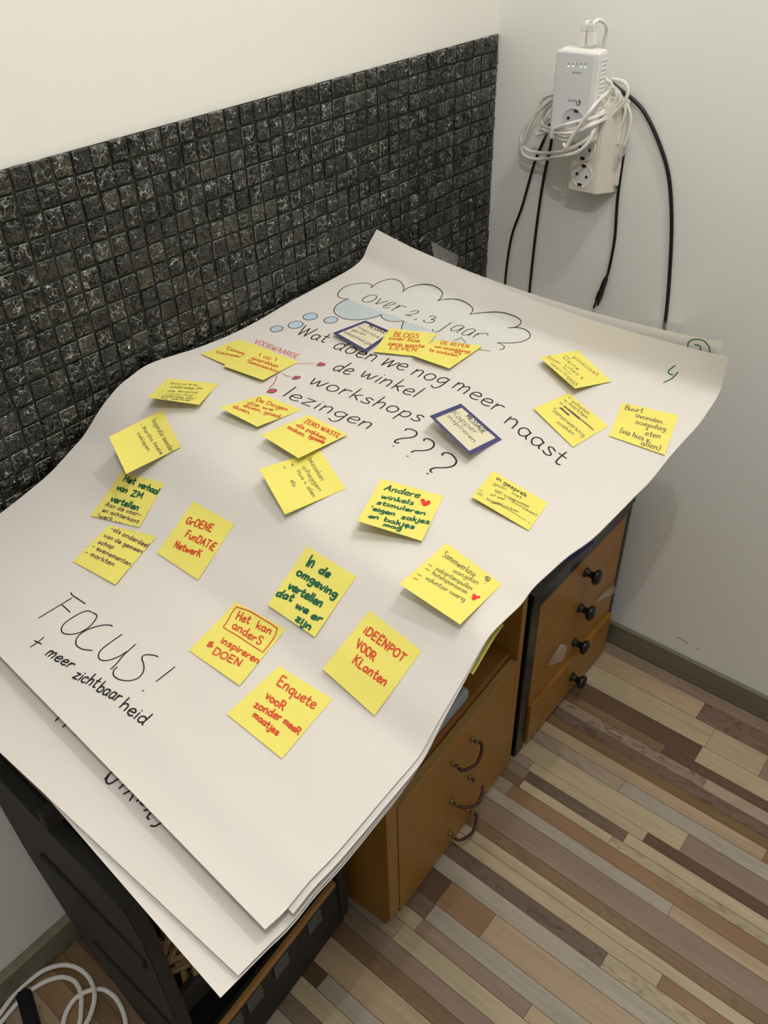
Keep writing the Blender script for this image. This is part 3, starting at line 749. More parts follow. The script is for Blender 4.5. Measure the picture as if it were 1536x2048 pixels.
st(k, f5, '215,917 215,902 250,892 300,906 344,955 345,990 310,1022 240,1035 150,1036 106,1050 100,1070 115,1080;66,1090 78,1095', W_ * 1.2)
k.done('heading_lettering', M['ink_black'], SA)
k = Ink(BA, 0.00020)
bul = [pts(fF, '930,1010 985,965 1050,965 1075,985 1030,1020 975,1022'), pts(fF, '1285,826 1335,784 1405,795 1390,815 1330,832'), pts(fA, '255,436 290,408 340,425 325,440 270,440')]
for p in bul: k.fill(p)
k.done('bullet_shading', M['pink'], SA, 'pink red felt pen in the bullet boxes')
k = Ink(BA, 0.00034)
for p in bul: k.stroke(p + [p[0]], 0.0013, smooth=False)
k.done('bullet_outline', M['ink_black'], SA)
k = Ink(BA, 0.00034)
k.text(fF, 'VOORWAARDE', 748, 325, 1345, 548, 48, -58, 0.0011)
st(k, fF, '1155,750 1200,778 1285,795;1072,782 1052,850 1010,910 963,955', 0.0012); st(k, fA, '60,424 150,420 240,418', 0.0008)
k.done('red_lettering', M['ink_crimson'], SA, 'small red words and connecting lines')
k = Ink(BA, 0.00034)
st(k, fD, '415,130 250,230 85,330;405,76 420,102 480,142 548,188;320,200 360,235 398,272;612,268 570,258 510,275 420,325 340,385 313,435 325,475 380,490 450,485 520,460 600,405 652,340 660,300 622,275;815,412 800,400 720,400 620,425 530,465 470,520 455,570 470,610 530,640 618,650;910,492 820,555 720,630 680,690 690,735 740,752 820,735 900,700 960,660;1048,588 930,695 860,780 800,837;1268,715 1240,700 1160,692 1120,705 1110,735 1125,780 1130,830 1110,885 1060,930 980,950 890,940 840,910 825,880 835,840 868,816;1437,813 1250,958;1116,1050 1128,1050;138,520 75,570 8,615;45,552 115,588', 0.0015)
k.done('heading_lettering', M['ink_black'], SA, 'thin black capitals spelling FOCUS')
k = Ink(BA, 0.00034)
k.text(fD, 'meer', 145, 690, 395, 832, 100, -78, 0.0019); k.text(fD, 'zicht', 415, 918, 640, 1020, 95, -95, 0.0019)
k.text(fD, 'baar', 648, 1048, 868, 1158, 95, -100, 0.0019); k.text(fD, 'heid', 876, 1208, 1118, 1392, 100, -100, 0.0019)
k.done('heading_lettering', M['ink_black'], SA, 'black marker line under the word FOCUS')
k = Ink(BA, 0.00034)
st(k, fN, '825,498 770,540 750,560 762,590 800,602;856,572 790,640 695,688', 0.0017)
k.done('page_number', M['ink_green'], SA, 'green handwritten number four')
# marks on the sheets below
k = Ink(BC, 0.0003)
st(k, fN, '965,285 970,250 1010,218 1080,212 1140,230 1188,280 1204,330 1200,420 1100,460 1000,420 965,340 965,285;1040,270 1075,275 1104,295 1100,325 1060,350 1030,370 1090,372', 0.0017)
k.done('page_number', M['ink_green'], SC, 'green circled number two')
k = Ink(BC, 0.0003)
st(k, fE, '850,790 790,830 742,885;790,830 755,895 770,928 805,925 890,870;950,915 885,978;1020,985 928,1032;1010,1000 1022,1040 988,1098;1090,1080 1058,1102;1115,1090 1098,1115 1110,1135 1145,1150;1130,1198 1190,1175;1215,1195 1172,1245 1162,1268 1182,1282;1310,1310 1240,1350 1196,1346;310,250 252,308;380,320 326,370;490,410 448,442', 0.0020)
k.done('cut_off_lettering', M['ink_black'], SC, 'lower ends of black marker letters')

# ------------------------------------------------------------------ sticky notes
NOTES = {}
class Note:
    def __init__(self, key, corners, lift, label, m='note', z=0.0006, n=14, curl=1.7, group='sticky notes on the top sheet', base=None):
        self.c = [Vector(c) for c in corners]; self.l = lift; self.z = z; self.curl = curl
        self.n = n; V = []
        for i in range(n + 1):
            for j in range(n + 1): V.append(self.P(j / n, i / n))
        F = [(i * (n + 1) + j, i * (n + 1) + j + 1, (i + 1) * (n + 1) + j + 1, (i + 1) * (n + 1) + j) for i in range(n) for j in range(n)]
        o = raw_obj('sticky_note', V, F, M[m], None, True)
        if sum(p.normal.z for p in o.data.polygons) < 0: o.data.flip_normals()
        so = o.modifiers.new('thickness', 'SOLIDIFY'); so.thickness = 0.00018; so.offset = -1
        es = o.modifiers.new('crisp edges', 'EDGE_SPLIT'); es.split_angle = 0.9
        tag(o, label, 'sticky note', group)
        self.o = o; self.b = BVHTree.FromPolygons(V, F); NOTES[key] = self
    def P(self, u, v, extra=0.0):
        tl, tr, br, bl = self.c
        q = tl.lerp(tr, u).lerp(bl.lerp(br, u), v)
        d = ray(q.x, q.y); h = BA.ray_cast(CAM, d)
        if h[0] is None:
            nr = BA.find_nearest(on_plane(q.x, q.y, 2, 0.93)); h = (nr[0], nr[1])
        p, nn = h[0], h[1]
        if nn.dot(d) > 0: nn = -nn
        hh = self.z + extra + (self.l[0] * (1 - u) + self.l[1] * u) * max(0, (v - 0.12) / 0.88) ** self.curl
        return p - d * (hh / max(0.25, -nn.dot(d)))
    def ink(self, col_, rows=(), strokes=(), fills=(), name='handwriting', label=None, wd=0.001):
        k = Ink(self.b, 0.0003)
        for (fr, s, *a) in rows: k.text(fr, s, *a[:6], a[6] if len(a) > 6 else wd)
        for (fr, s, *a) in strokes: st(k, fr, s, a[0] if a else wd)
        for (fr, s) in fills: k.fill(pts(fr, s))
        return k.done(name, M[col_], self.o, label)

mm = 0.001
Note('comm', [(478, 678), (548, 703), (478, 741), (402, 708)], (1 * mm, 4 * mm), 'yellow sticky note in red, left one of the overlapping pair below VOORWAARDE')
NOTES['comm'].ink('ink_red', [(fF, 'Commu', 368, 408, 640, 500, 22, -42), (fF, 'Gemeed', 215, 462, 585, 532, 20, -36)], wd=0.0013)
Note('een', [(520, 694), (596.5, 724), (526, 760), (446, 732)], (4 * mm, 6 * mm), 'yellow sticky note starting 1 op 1 in red, right one of the pair below VOORWAARDE', z=0.0012)
NOTES['een'].ink('ink_red', [(fF, '1 op 1', 805, 505, 1060, 578, 20, -42), (fF, 'gesprekken', 712, 545, 1085, 668, 20, -42), (fF, 'Samenwerking', 655, 590, 1095, 742, 20, -40)], wd=0.0012)
Note('exc', [(336, 757), (437, 767.5), (398, 809.5), (294.5, 794.7)], (27 * mm, 10 * mm), 'yellow sticky note beginning excursie with a dashed list, nearest the mosaic wall on the left')
NOTES['exc'].ink('ink_pen', [(fG, 'excursie', 895, 182, 1235, 206, 25, -32), (fG, 'onderweg 2m', 885, 228, 1305, 252, 25, -30), (fG, '- de brood', 785, 275, 1240, 302, 20, -30), (fG, '- vrijwillig', 745, 305, 1180, 340, 20, -26), (fG, '- onderweg zon/', 735, 335, 1215, 380, 20, -26), (fG, '- bij-gevoel', 705, 357, 1155, 402, 18, -22)], wd=0.00065)
Note('vert', [(243, 944), (329, 966), (279, 1054.6), (181.5, 1031.7)], (1.5 * mm, 1 * mm), 'yellow sticky note reading Het verhaal van ZM vertellen in green')
NOTES['vert'].ink('ink_green', [(fH, 'Het', 735, 220, 895, 272, 50, -78), (fH, 'verhaal', 950, 300, 1215, 414, 50, -78), (fH, 'van', 645, 338, 785, 396, 50, -70), (fH, 'ZM', 840, 430, 1000, 470, 40, -75), (fH, 'vertellen', 560, 500, 945, 636, 50, -78)], wd=0.0022, label='dark green marker words')
NOTES['vert'].ink('ink_purple', [(fH, 'Aan de voor-', 485, 568, 980, 722, 35, -52), (fH, 'en achterkant', 445, 648, 950, 818, 32, -50), (fH, '(werk', 370, 722, 580, 782, 35, -50)], wd=0.0011, label='thin purple pen words')
Note('ond', [(218, 1050), (313, 1073), (230.5, 1169), (145.7, 1122.6)], (0.5 * mm, 2 * mm), 'yellow sticky note with a purple list of als onderdeel, evenementen and markten', z=0.0011)
k = Ink([NOTES['vert'].b, NOTES['ond'].b], 0.0003)
for r in ((fH, '-privé', 620, 812, 868, 915, 38, -58), (fH, '-als onderdeel', 560, 906, 1080, 1156, 36, -56), (fH, 'van de gemeen', 465, 1002, 1000, 1236, 36, -52), (fH, 'schap', 385, 1096, 600, 1172, 36, -52), (fH, '- evenementen', 300, 1156, 838, 1412, 36, -56), (fH, '- markten', 205, 1236, 605, 1416, 36, -56)): k.text(*r, 0.0012)
k.done('handwriting', M['ink_purple'], NOTES['ond'].o)
Note('insp', [(323.4, 820.5), (362.5, 894), (252.3, 947.8), (218, 873.6)], (40 * mm, 28 * mm), 'yellow sticky note turned sideways, lifted off the paper and shading the green Het verhaal note', z=0.002)
NOTES['insp'].ink('ink_pen', [(fG, 'Inspiratie avonden', 660, 652, 905, 1062, 62, -40), (fG, '- Martha Amelie', 505, 702, 775, 1086, 45, -28), (fG, 'nieklepen', 470, 812, 612, 1042, 42, -26)], wd=0.00072)
Note('groen', [(386.7, 1002.3), (468.8, 1048.6), (396, 1160), (313.5, 1105.4)], (1 * mm, 1 * mm), 'yellow sticky note reading GROENE FUNDATIE NETWERK in red')
NOTES['groen'].ink('ink_red', [(fI, 'GrOENE', 600, 478, 1040, 628, 62, -112), (fI, 'FunDATiE', 590, 706, 1080, 955, 68, -112), (fI, 'NetwerK', 405, 890, 850, 1060, 52, -105)], wd=0.0019)
Note('ding', [(527.5, 789), (603.4, 819.8), (514.6, 853.4), (438, 814.7)], (15 * mm, 7 * mm), 'yellow sticky note reading De Dingen die we doen, goed doen in red')
NOTES['ding'].ink('ink_red', [(fF, 'De Dingen', 775, 1130, 1210, 1276, 36, -48), (fF, 'die we', 655, 1172, 1012, 1278, 28, -42), (fF, 'doen, goed', 600, 1212, 1110, 1372, 28, -42), (fF, 'doen.', 455, 1222, 702, 1326, 28, -46)], wd=0.0014)
Note('bez', [(639.5, 900), (691.4, 977), (569.7, 1029), (518.5, 937.6)], (25 * mm, 10 * mm), 'yellow sticky note beginning bezoeken, tucked under the lifted ZERO WASTE note')
NOTES['bez'].ink('ink_pen', [(fJ, 'bezoeken', 845, 718, 1040, 1042, 68, -34), (fJ, 'afleggen', 755, 838, 1012, 1196, 58, -28), (fJ, 'Huis v. allen', 680, 898, 920, 1282, 52, -28), (fJ, 'etc', 588, 1038, 632, 1132, 62, -30)], [(fJ, '612,793 632,817;498,833 513,855', 0.0016)], wd=0.00072)
Note('zero', [(617.6, 829), (695.5, 869), (597, 916.4), (522, 870)], (12 * mm, 10 * mm), 'yellow sticky note beginning ZERO WASTE in red, just under the word lezingen', z=0.004)
NOTES['zero'].ink('ink_red', [(fJ, 'ZERO WASTE', 785, 182, 1290, 412, 42, -52), (fJ, 'als pakken', 672, 232, 1095, 442, 36, -48), (fJ, 'maken.', 540, 268, 795, 400, 40, -52), (fJ, '/gezonde', 850, 405, 1075, 498, 34, -52)], wd=0.0015)
def message_note(key, corners, lift, label, z):
    nt = Note(key, corners, lift, label, 'note_print', z=z, group='printed message notes on the top sheet')
    V, F = [], []; n = 20; ib = 0.085
    prm = [(i / n, 0) for i in range(n)] + [(1, i / n) for i in range(n)] + [(1 - i / n, 1) for i in range(n)] + [(0, 1 - i / n) for i in range(n)]
    for (u, v) in prm:
        V.append(nt.P(u, v, 0.00025)); V.append(nt.P(ib + (1 - 2 * ib) * u, ib + (1 - 2 * ib) * v, 0.00025))
    for i in range(len(prm)):
        j = (i + 1) % len(prm); F.append((2 * i, 2 * j, 2 * j + 1, 2 * i + 1))
    b = raw_obj('printed_border', V, F, M['print_blue'], nt.o)
    for p in b.data.polygons:
        if p.normal.z < 0: p.flip()
    b['label'] = 'dark blue printed border'
    return nt
nt = message_note('msg1', [(731, 641), (787, 665), (731, 704.5), (665, 666)], (6 * mm, 5 * mm), 'blue bordered message note half under the BLOGS sticky note', 0.0008)
nt.ink('ink_black', [(fB, 'MESSAGE', 582, 802, 835, 908, 42, -42)], wd=0.0010, name='printed_lettering')
nt.ink('ink_grey', [(fB, 'inspiratie', 420, 812, 742, 978, 32, -38), (fB, 'geven', 330, 852, 540, 938, 28, -38), (fB, 'vakantiewijze', 215, 888, 622, 1086, 28, -42)], wd=0.0009)
nt = message_note('msg2', [(922, 807), (1004, 879), (940, 911), (858.8, 832)], (26 * mm, 14 * mm), 'blue bordered message note reading Kapper inspireren, right of the word workshops', 0.0008)
nt.ink('ink_black', [(fL, 'MESSAGE', 775, 366, 1072, 664, 78, -44)], wd=0.0011, name='printed_lettering')
nt.ink('ink_grey', [(fL, 'Kapper', 525, 305, 935, 664, 88, -44), (fL, 'inspireren', 455, 362, 918, 812, 66, -34)], wd=0.0010)
Note('blogs', [(779.8, 656.8), (873.8, 667.3), (838, 713), (747, 703.6)], (2 * mm, 1 * mm), 'yellow sticky note beginning BLOGS over hoe in orange red', z=0.0022)
NOTES['blogs'].ink('ink_red', [(fB, 'BLOGS', 965, 945, 1345, 978, 36, -72), (fB, 'over hoe', 905, 992, 1370, 1038, 26, -55), (fB, 'zero waste', 882, 1076, 1440, 1118, 26, -52), (fB, 'LEVEN', 905, 1138, 1325, 1176, 30, -55)], wd=0.0015)
Note('repen', [(871, 679), (965, 692), (899, 737), (824.5, 711)], (6 * mm, 3 * mm), 'yellow sticky note ending te winkelen in red, overlapping the BLOGS note', z=0.0030)
NOTES['repen'].ink('ink_red', [(fK, 'DE REPEN', 765, 372, 1205, 432, 26, -50), (fK, 'om verpakkings', 685, 425, 1230, 512, 20, -42), (fK, 'vrij', 985, 505, 1085, 528, 16, -42), (fK, 'te winkelen.', 595, 478, 1050, 572, 22, -48)], wd=0.0013)
Note('schol', [(1137, 786), (1217, 851.7), (1146, 894), (1067, 816.6)], (3 * mm, 1 * mm), 'yellow sticky note listing scholen and markten with two scratched-out lines')
NOTES['schol'].ink('ink_purple', [(fM, 'scholen', 705, 972, 1000, 1198, 42, -48), (fM, 'markten', 652, 1010, 958, 1262, 42, -44), (fM, 'Samenwerking', 368, 1120, 910, 1572, 48, -54), (fM, 'zoeken', 450, 1326, 735, 1540, 42, -44)], [(fM, '658,893 686,916;585,933 626,970;515,978 556,1022', 0.0012), (fM, '570,1045 630,1082 830,1242 960,1345 1080,1450;600,1050 640,1095 840,1265;590,1060 700,1130 850,1250', 0.0018), (fM, '500,1075 560,1110 665,1190;520,1078 600,1150 665,1198;530,1070 600,1140 650,1200', 0.0018)], wd=0.00072)
Note('pod', [(1156, 700.5), (1222.3, 763), (1150, 777), (1079.3, 714.6)], (12 * mm, 12 * mm), 'yellow sticky note beginning podcast in purple pen, lifted above the scholen note', z=0.002)
NOTES['pod'].ink('ink_purple', [(fM, 'podcast', 722, 212, 1145, 538, 46, -42), (fM, 'kleine', 548, 222, 815, 438, 42, -38), (fM, "video's", 580, 342, 895, 592, 38, -42), (fM, '(over', 285, 212, 512, 335, 46, -34), (fM, 'bijv', 560, 392, 702, 520, 32, -32), (fM, 'assortiment', 345, 318, 802, 692, 32, -32), (fM, 'oid)', 615, 582, 775, 712, 32, -34)], [(fM, '610,180 645,210 682,242', 0.0009)], wd=0.00065)
Note('burt', [(1244.7, 805), (1356.8, 830.5), (1329.4, 909.8), (1218, 871.5)], (1 * mm, 1.5 * mm), 'yellow sticky note beginning Buurt avonden, near the right edge of the paper')
NOTES['burt'].ink('ink_purple', [(fN, 'Buurt', 265, 985, 465, 1022, 22, -54), (fN, 'avonden.', 385, 1062, 692, 1146, 22, -46), (fN, 'soepdag', 380, 1135, 715, 1222, 22, -46), (fN, '+', 488, 1212, 525, 1218, 22, -40), (fN, 'eten', 490, 1266, 655, 1302, 22, -54), (fN, '(via huis v.', 210, 1232, 545, 1348, 26, -52), (fN, 'allen)', 445, 1370, 655, 1436, 22, -54)], wd=0.0011)
Note('gesp', [(986, 941.7), (1095.8, 1006), (1057.7, 1060.7), (943, 993.3)], (7 * mm, 1 * mm), 'yellow sticky note beginning in gesprek gaan met, above the chest of drawers edge')
NOTES['gesp'].ink('ink_pen', [(fO, 'in gesprek', 530, 246, 1042, 552, 26, -56, 0.0013), (fO, 'gaan', 470, 332, 700, 432, 26, -42), (fO, 'met', 790, 492, 958, 582, 22, -42), (fO, 'bibl. organisaties', 505, 452, 1082, 732, 22, -42), (fO, 'of wel', 425, 520, 662, 602, 22, -40), (fO, 'duurzaam)', 780, 622, 1218, 882, 24, -40), (fO, 'buurt/parken', 365, 592, 905, 816, 22, -38), (fO, 'samen', 440, 652, 622, 692, 22, -36)], [(fO, '230,420 265,432 300,450;230,465 265,480 300,502;205,490 250,508 296,532', 0.0009), (fO, '640,710 760,775 850,830 880,845 920,880 980,915 1040,945;1080,980 1110,995', 0.0009)], wd=0.00065)
Note('andere', [(762.5, 957), (887.5, 992), (844, 1082), (714.3, 1041.6)], (23 * mm, 5 * mm), 'yellow sticky note beginning Andere winkels in green with a red heart')
NOTES['andere'].ink('ink_green', [(fQ, 'Andere', 515, 305, 1052, 432, 62, -76), (fQ, 'winkels', 472, 432, 965, 542, 40, -68), (fQ, 'stimuleren', 402, 522, 1150, 698, 36, -58), (fQ, "'eigen", 310, 612, 682, 706, 30, -60), (fQ, 'zakjes', 780, 746, 1208, 832, 34, -64), (fQ, 'en', 272, 738, 430, 758, 40, -62), (fQ, 'bakjes', 515, 786, 982, 908, 30, -64), (fQ, 'mag', 502, 862, 780, 928, 28, -54), (fQ, "'", 830, 938, 848, 942, 20, -50)], wd=0.0020)
NOTES['andere'].ink('heart', fills=[(fQ, '1130,565 1100,510 1085,465 1110,445 1145,455 1160,490 1190,475 1230,475 1235,505 1200,545')], name='heart', label='small red heart')
Note('samen', [(893, 1085.7), (1004, 1168), (920.3, 1249), (798.6, 1168)], (23 * mm, 13 * mm), 'yellow sticky note beginning Samenwerking aangaan with a small red heart')
NOTES['samen'].ink('ink_pen', [(fP, 'Samenwerking', 652, 258, 1092, 556, 62, -74), (fP, 'aangaan', 798, 482, 1152, 662, 42, -58), (fP, 'vakantiespullen', 558, 452, 1062, 742, 46, -52), (fP, 'hotelsponsoren', 508, 512, 992, 792, 40, -48), (fP, 'voluntair overig', 418, 582, 962, 898, 38, -52)], [(fP, '470,372 490,390 512,412;425,430 450,448 484,466;308,510 340,525 370,540;1265,555 1290,545 1325,575 1300,610 1270,605 1262,560;1285,560 1290,590 1305,600;1250,648 1254,651', 0.0010)], wd=0.00072)
NOTES['samen'].ink('heart', strokes=[(fP, '258,568 290,580 320,594', 0.0014)], fills=[(fP, '1070,870 1085,795 1110,790 1140,815 1185,820 1180,850 1140,860 1105,880')], name='heart', label='small red heart and red dash')
Note('inde', [(613.8, 1092.4), (712.7, 1153), (629.4, 1274), (535, 1210)], (4 * mm, 2.5 * mm), 'yellow sticky note reading In de omgeving vertellen dat we er zijn in green')
NOTES['inde'].ink('ink_green', [(fR, 'In', 700, 396, 805, 424, 92, -158), (fR, 'de', 892, 492, 1048, 578, 78, -96), (fR, 'omgeving', 552, 528, 1160, 896, 70, -104), (fR, 'vertellen', 422, 738, 930, 1032, 72, -106), (fR, 'dat', 238, 850, 482, 942, 76, -96), (fR, 'we', 535, 1036, 720, 1134, 64, -86), (fR, 'er', 775, 1196, 932, 1258, 56, -88), (fR, 'zijn', 538, 1228, 762, 1388, 60, -88)], wd=0.0026)
Note('kan', [(471.9, 1203.7), (571.7, 1258.4), (479.4, 1371), (377.5, 1300.7)], (0.5 * mm, 2 * mm), 'yellow sticky note with boxed red words Het kan anders')
NOTES['kan'].ink('ink_red', [(fS, 'Het', 735, 348, 932, 422, 58, -114), (fS, 'kan', 1030, 476, 1248, 578, 52, -104), (fS, 'anderS', 680, 478, 1092, 738, 62, -112), (fS, 'inspireren', 515, 692, 1062, 1006, 56, -88), (fS, '&', 305, 748, 398, 768, 42, -70), (fS, 'DOEN', 390, 858, 792, 1048, 62, -92)], [(fS, '755,175 710,225 665,300 630,370 560,470;755,175 950,240 1120,340 1240,410 1352,490;1352,490 1310,610 1220,740 1130,845;560,470 650,530 740,580 930,705 1115,825', 0.0013)], wd=0.0018)
Note('enq', [(558, 1331.7), (665, 1398), (563.4, 1516.9), (453.3, 1427.8)], (0.8 * mm, 1.2 * mm), 'yellow sticky note beginning Enquete voor zonder in red, nearest the viewer')
NOTES['enq'].ink('ink_red', [(fT, 'Enquete', 718, 312, 1195, 634, 74, -116), (fT, 'vooR', 580, 484, 802, 652, 52, -98), (fT, 'zonder', 425, 598, 762, 784, 54, -92), (fT, 'meeR', 805, 802, 1000, 962, 46, -76), (fT, 'maatjes', 415, 722, 732, 972, 46, -76)], wd=0.0019)
Note('idee', [(738.9, 1220.7), (843.4, 1301.7), (748.9, 1431.3), (645, 1338)], (5 * mm, 2 * mm), 'yellow sticky note beginning with IDEEENPOT voor klanten in red')
NOTES['idee'].o['label'] = 'yellow sticky note in red about an idea pot for klanten (customers)'
NOTES['idee'].ink('ink_red', [(fU, 'iDEËNPOT', 672, 380, 1222, 802, 66, -96), (fU, 'VOOR', 566, 580, 815, 792, 48, -112), (fU, 'KLanten', 512, 804, 972, 1134, 76, -112)], wd=0.0019)
# a note and a blue card stuck on the sheet underneath, showing at its edge
def under_note(name, label, m, outer, depth, yo, group, rise):
    A_ = [on_plane(p[0], p[1], 1, YR - yo) for p in outer]
    n = len(A_); V = []
    for q in range(5):
        V += [p + Vector((0.004 * q / 4, depth * q / 4, -0.001 + rise * q / 4)) for p in A_]
    F = [(q * n + i_, q * n + i_ + 1, (q + 1) * n + i_ + 1, (q + 1) * n + i_) for q in range(4) for i_ in range(n - 1)]
    o = raw_obj(name, V, F, M[m], None, True)
    if sum(p.normal.z for p in o.data.polygons) < 0: o.data.flip_normals()
    so = o.modifiers.new('thickness', 'SOLIDIFY'); so.thickness = 0.00018; so.offset = -1
    es = o.modifiers.new('crisp edges', 'EDGE_SPLIT'); es.split_angle = 0.9
    return tag(o, label, 'sticky note', group)
under_note('sticky_note', 'yellow sticky note poking out under the right edge of the top sheet, above the cabinet', 'note', [(1008, 1249), (992, 1270), (974, 1300), (959, 1326), (946, 1348)], 0.02, -0.004, 'notes on the sheets underneath', -0.002)
under_note('sticky_note', 'dark blue card edge poking out from under the top sheet above the drawers', 'print_blue', [(1190, 1083), (1168, 1101), (1143, 1121)], 0.02, -0.004, 'notes on the sheets underneath', -0.002)

# ------------------------------------------------------------------ socket strip, powerline adapter and cables on the back wall
fw_ = frame(1030, 180, 240 / 1536); fc6 = frame(1020, 20, 250 / 1536); fk = frame(960, 0, 0.375)
ss = thing('socket_strip', (0, -0.222, 1.17), 'white multi-socket strip on the back wall below the adapter', 'power strip')
bm = bmesh.new(); add_box(bm, (-0.014, -0.272, 1.078), (0.0, -0.196, 1.222), 0.006, 3); loc(bm_obj('base_plate', bm, M['plastic_cream']), ss)
prof = [(-0.190, 0), (-0.190, -0.046), (-0.196, -0.053), (-0.247, -0.053), (-0.256, -0.046), (-0.266, -0.010), (-0.266, 0)]
bm = bmesh.new()
ya, yb3 = 1.066, 1.218
Av = [bm.verts.new((p[1] - 0.0, p[0], ya + (0.005 if abs(p[1]) > 0.04 else 0.0) )) for p in prof]; Bv = [bm.verts.new((p[1], p[0], yb3)) for p in prof]
bm.faces.new(Av); bm.faces.new(Bv[::-1])
for i in range(len(prof)): bm.faces.new((Av[i], Bv[i], Bv[(i + 1) % len(prof)], Av[(i + 1) % len(prof)]))
bmesh.ops.recalc_face_normals(bm, faces=bm.faces); bmesh.ops.bevel(bm, geom=bm.edges[:], offset=0.002, segments=2, affect='EDGES')
loc(bm_obj('body', bm, M['plastic_cream']), ss)
def socket(parent, xf, y, z, rad, rot, m, md):
    """a round recessed schuko well standing proud of the face by its rim"""
    MM = Matrix.Translation((xf, y, z)) @ Euler((0, -math.pi / 2, 0)).to_matrix().to_4x4()
    bm = bmesh.new()
    add_lathe(bm, [(rad + 0.0012, 0.0), (rad + 0.0010, 0.0012), (rad - 0.0002, 0.0014), (rad - 0.001, 0.0002), (0.0005, 0.0002)], MM, 36)
    s_ = loc(bm_obj('socket', bm, m, smooth=False), parent)
    for a in (-0.0095, 0.0095):
        yy, zz = a * math.cos(rot), a * math.sin(rot); bm = bmesh.new()
        add_lathe(bm, [(0.0026, 0), (0.0026, 0.0006)], Matrix.Translation((xf - 0.0002, y + yy, z + zz)) @ Euler((0, -math.pi / 2, 0)).to_matrix().to_4x4(), 14)
        bm_obj('pin_hole', bm, M['dark_hole'], s_)
    for sgn in (-1, 1):
        c = Vector((xf - 0.0006, y - sgn * math.sin(rot) * rad * 0.84, z + sgn * math.cos(rot) * rad * 0.84)); bm = bmesh.new()
        add_box(bm, c - Vector((0.0006, 0.0042, 0.0026)), c + Vector((0.0006, 0.0042, 0.0026)), 0.0004, 1)
        bm_obj('earth_clip', bm, M[md], s_)
for z in (1.100, 1.145, 1.190): socket(ss, -0.053, -0.2205, z, 0.0198, math.radians(8), M['plastic_white'], 'dark_hole')
ad = thing('powerline_adapter', (-0.055, -0.207, 1.235), 'white network adapter with green lights plugged into the socket strip', 'network adapter')
bm = bmesh.new(); add_box(bm, (-0.088, -0.246, 1.160), (-0.0545, -0.170, 1.302), 0.010, 4); loc(bm_obj('body', bm, M['plastic_white'], smooth=False), ad)
bm = bmesh.new(); add_box(bm, (-0.096, -0.243, 1.163), (-0.086, -0.171, 1.300), 0.0045, 3)
loc(bm_obj('front_cover', bm, M['plastic_face']), ad)['label'] = 'pale grey front cover'
bm = bmesh.new()
for q in range(15):
    z = 1.288 - q * 0.0066; add_box(bm, (-0.078, -0.2475, z - 0.0014), (-0.060, -0.2455, z + 0.0014), 0.0005, 1)
loc(bm_obj('vent_slats', bm, M['plastic_white']), ad)
XF = -0.0961
def wallpt(fr, x, y, X): 
    p = fr(x, y); return on_plane(p[0], p[1], 0, X)
lp_ = [wallpt(fc6, x_, y_, XF) for x_, y_ in ((718, 692), (770, 693), (874, 700), (926, 702))]
for p in lp_:
    bm = bmesh.new(); add_lathe(bm, [(0.0012, 0), (0.0011, 0.0005), (0.0003, 0.0007)], Matrix.Translation(p) @ Euler((0, -math.pi / 2, 0)).to_matrix().to_4x4(), 14)
    loc(bm_obj('indicator_light', bm, M['led'], smooth=True), ad)['label'] = 'lit green indicator'
def flat_ink(name, strokes, X, wd, m, parent, fr):
    """printed marks on a face that looks along -x"""
    V, F = [], []
    for s_ in strokes:
        P = [wallpt(fr, a, b, X) for a, b in s_]
        for a, b in zip(P, P[1:]):
            t = (b - a); t.x = 0
            if t.length < 1e-7: continue
            t.normalize(); q = Vector((0, -t.z, t.y)) * wd / 2; e = t * wd * 0.3
            n = len(V); V += [a - e + q, a - e - q, b + e - q, b + e + q]; F.append((n, n + 1, n + 2, n + 3))
    return loc(raw_obj(name, V, F, m), parent)
marks = []
for cx in (720, 770, 823, 875, 928):
    marks += [[(cx - 7, 662), (cx + 7, 655)], [(cx - 6, 668), (cx + 6, 666)]]
marks += [[(820, 695), (823, 697)]]
flat_ink('printed_icons', marks, XF - 0.0002, 0.0008, M['grey_mark'], ad, fc6)
def letters(word, x0_, y0_, x1_, y1_, h):
    adv = sum(FONT[c][0] + 0.12 for c in word); a = 0; out = []
    for c in word:
        for s_ in FONT[c][1]:
            s2 = catmull([(p[0], p[1]) for p in s_], 3) if len(s_) > 2 else [Vector(p) for p in s_]
            out.append([(x0_ + (x1_ - x0_) * (a + p[0]) / adv, y0_ + (y1_ - y0_) * (a + p[0]) / adv - h * p[1]) for p in s2])
        a += FONT[c][0] + 0.12
    return out
# the print is upside down on the adapter: small model line, then the round two-part logo
flat_ink('printed_lettering', letters('POWERLINE', 872, 766, 760, 762, -18), XF - 0.0002, 0.00035, M['grey_mark'], ad, fc6)
flat_ink('printed_lettering', letters('tp-link', 806, 1106, 712, 1100, -26), XF - 0.0002, 0.0005, M['grey_mark'], ad, fc6)
lg = [[(855 + 0, 1098), (853, 1125), (852, 1150)], [(840, 1120), (858, 1126), (876, 1128)],
      [(838 + 22 * math.cos(t), 1146 + 24 * math.sin(t)) for t in [i * math.pi / 8 - 1.0 for i in range(15)]]]
flat_ink('logo', lg, XF - 0.0002, 0.0012, M['grey_mark'], ad, fc6)
sp_ = wallpt(fw_, 742, 388, XF)
socket(ad, XF + 0.0002, sp_.y, sp_.z, 0.0185, math.radians(15), M['well'], 'metal_clip')

def cable(name, label, cat, path, rad, m, group=None):
    """path: world points"""
    o = tube(name, path, rad, m, None, 7, 10); return tag(o, label, cat, group)
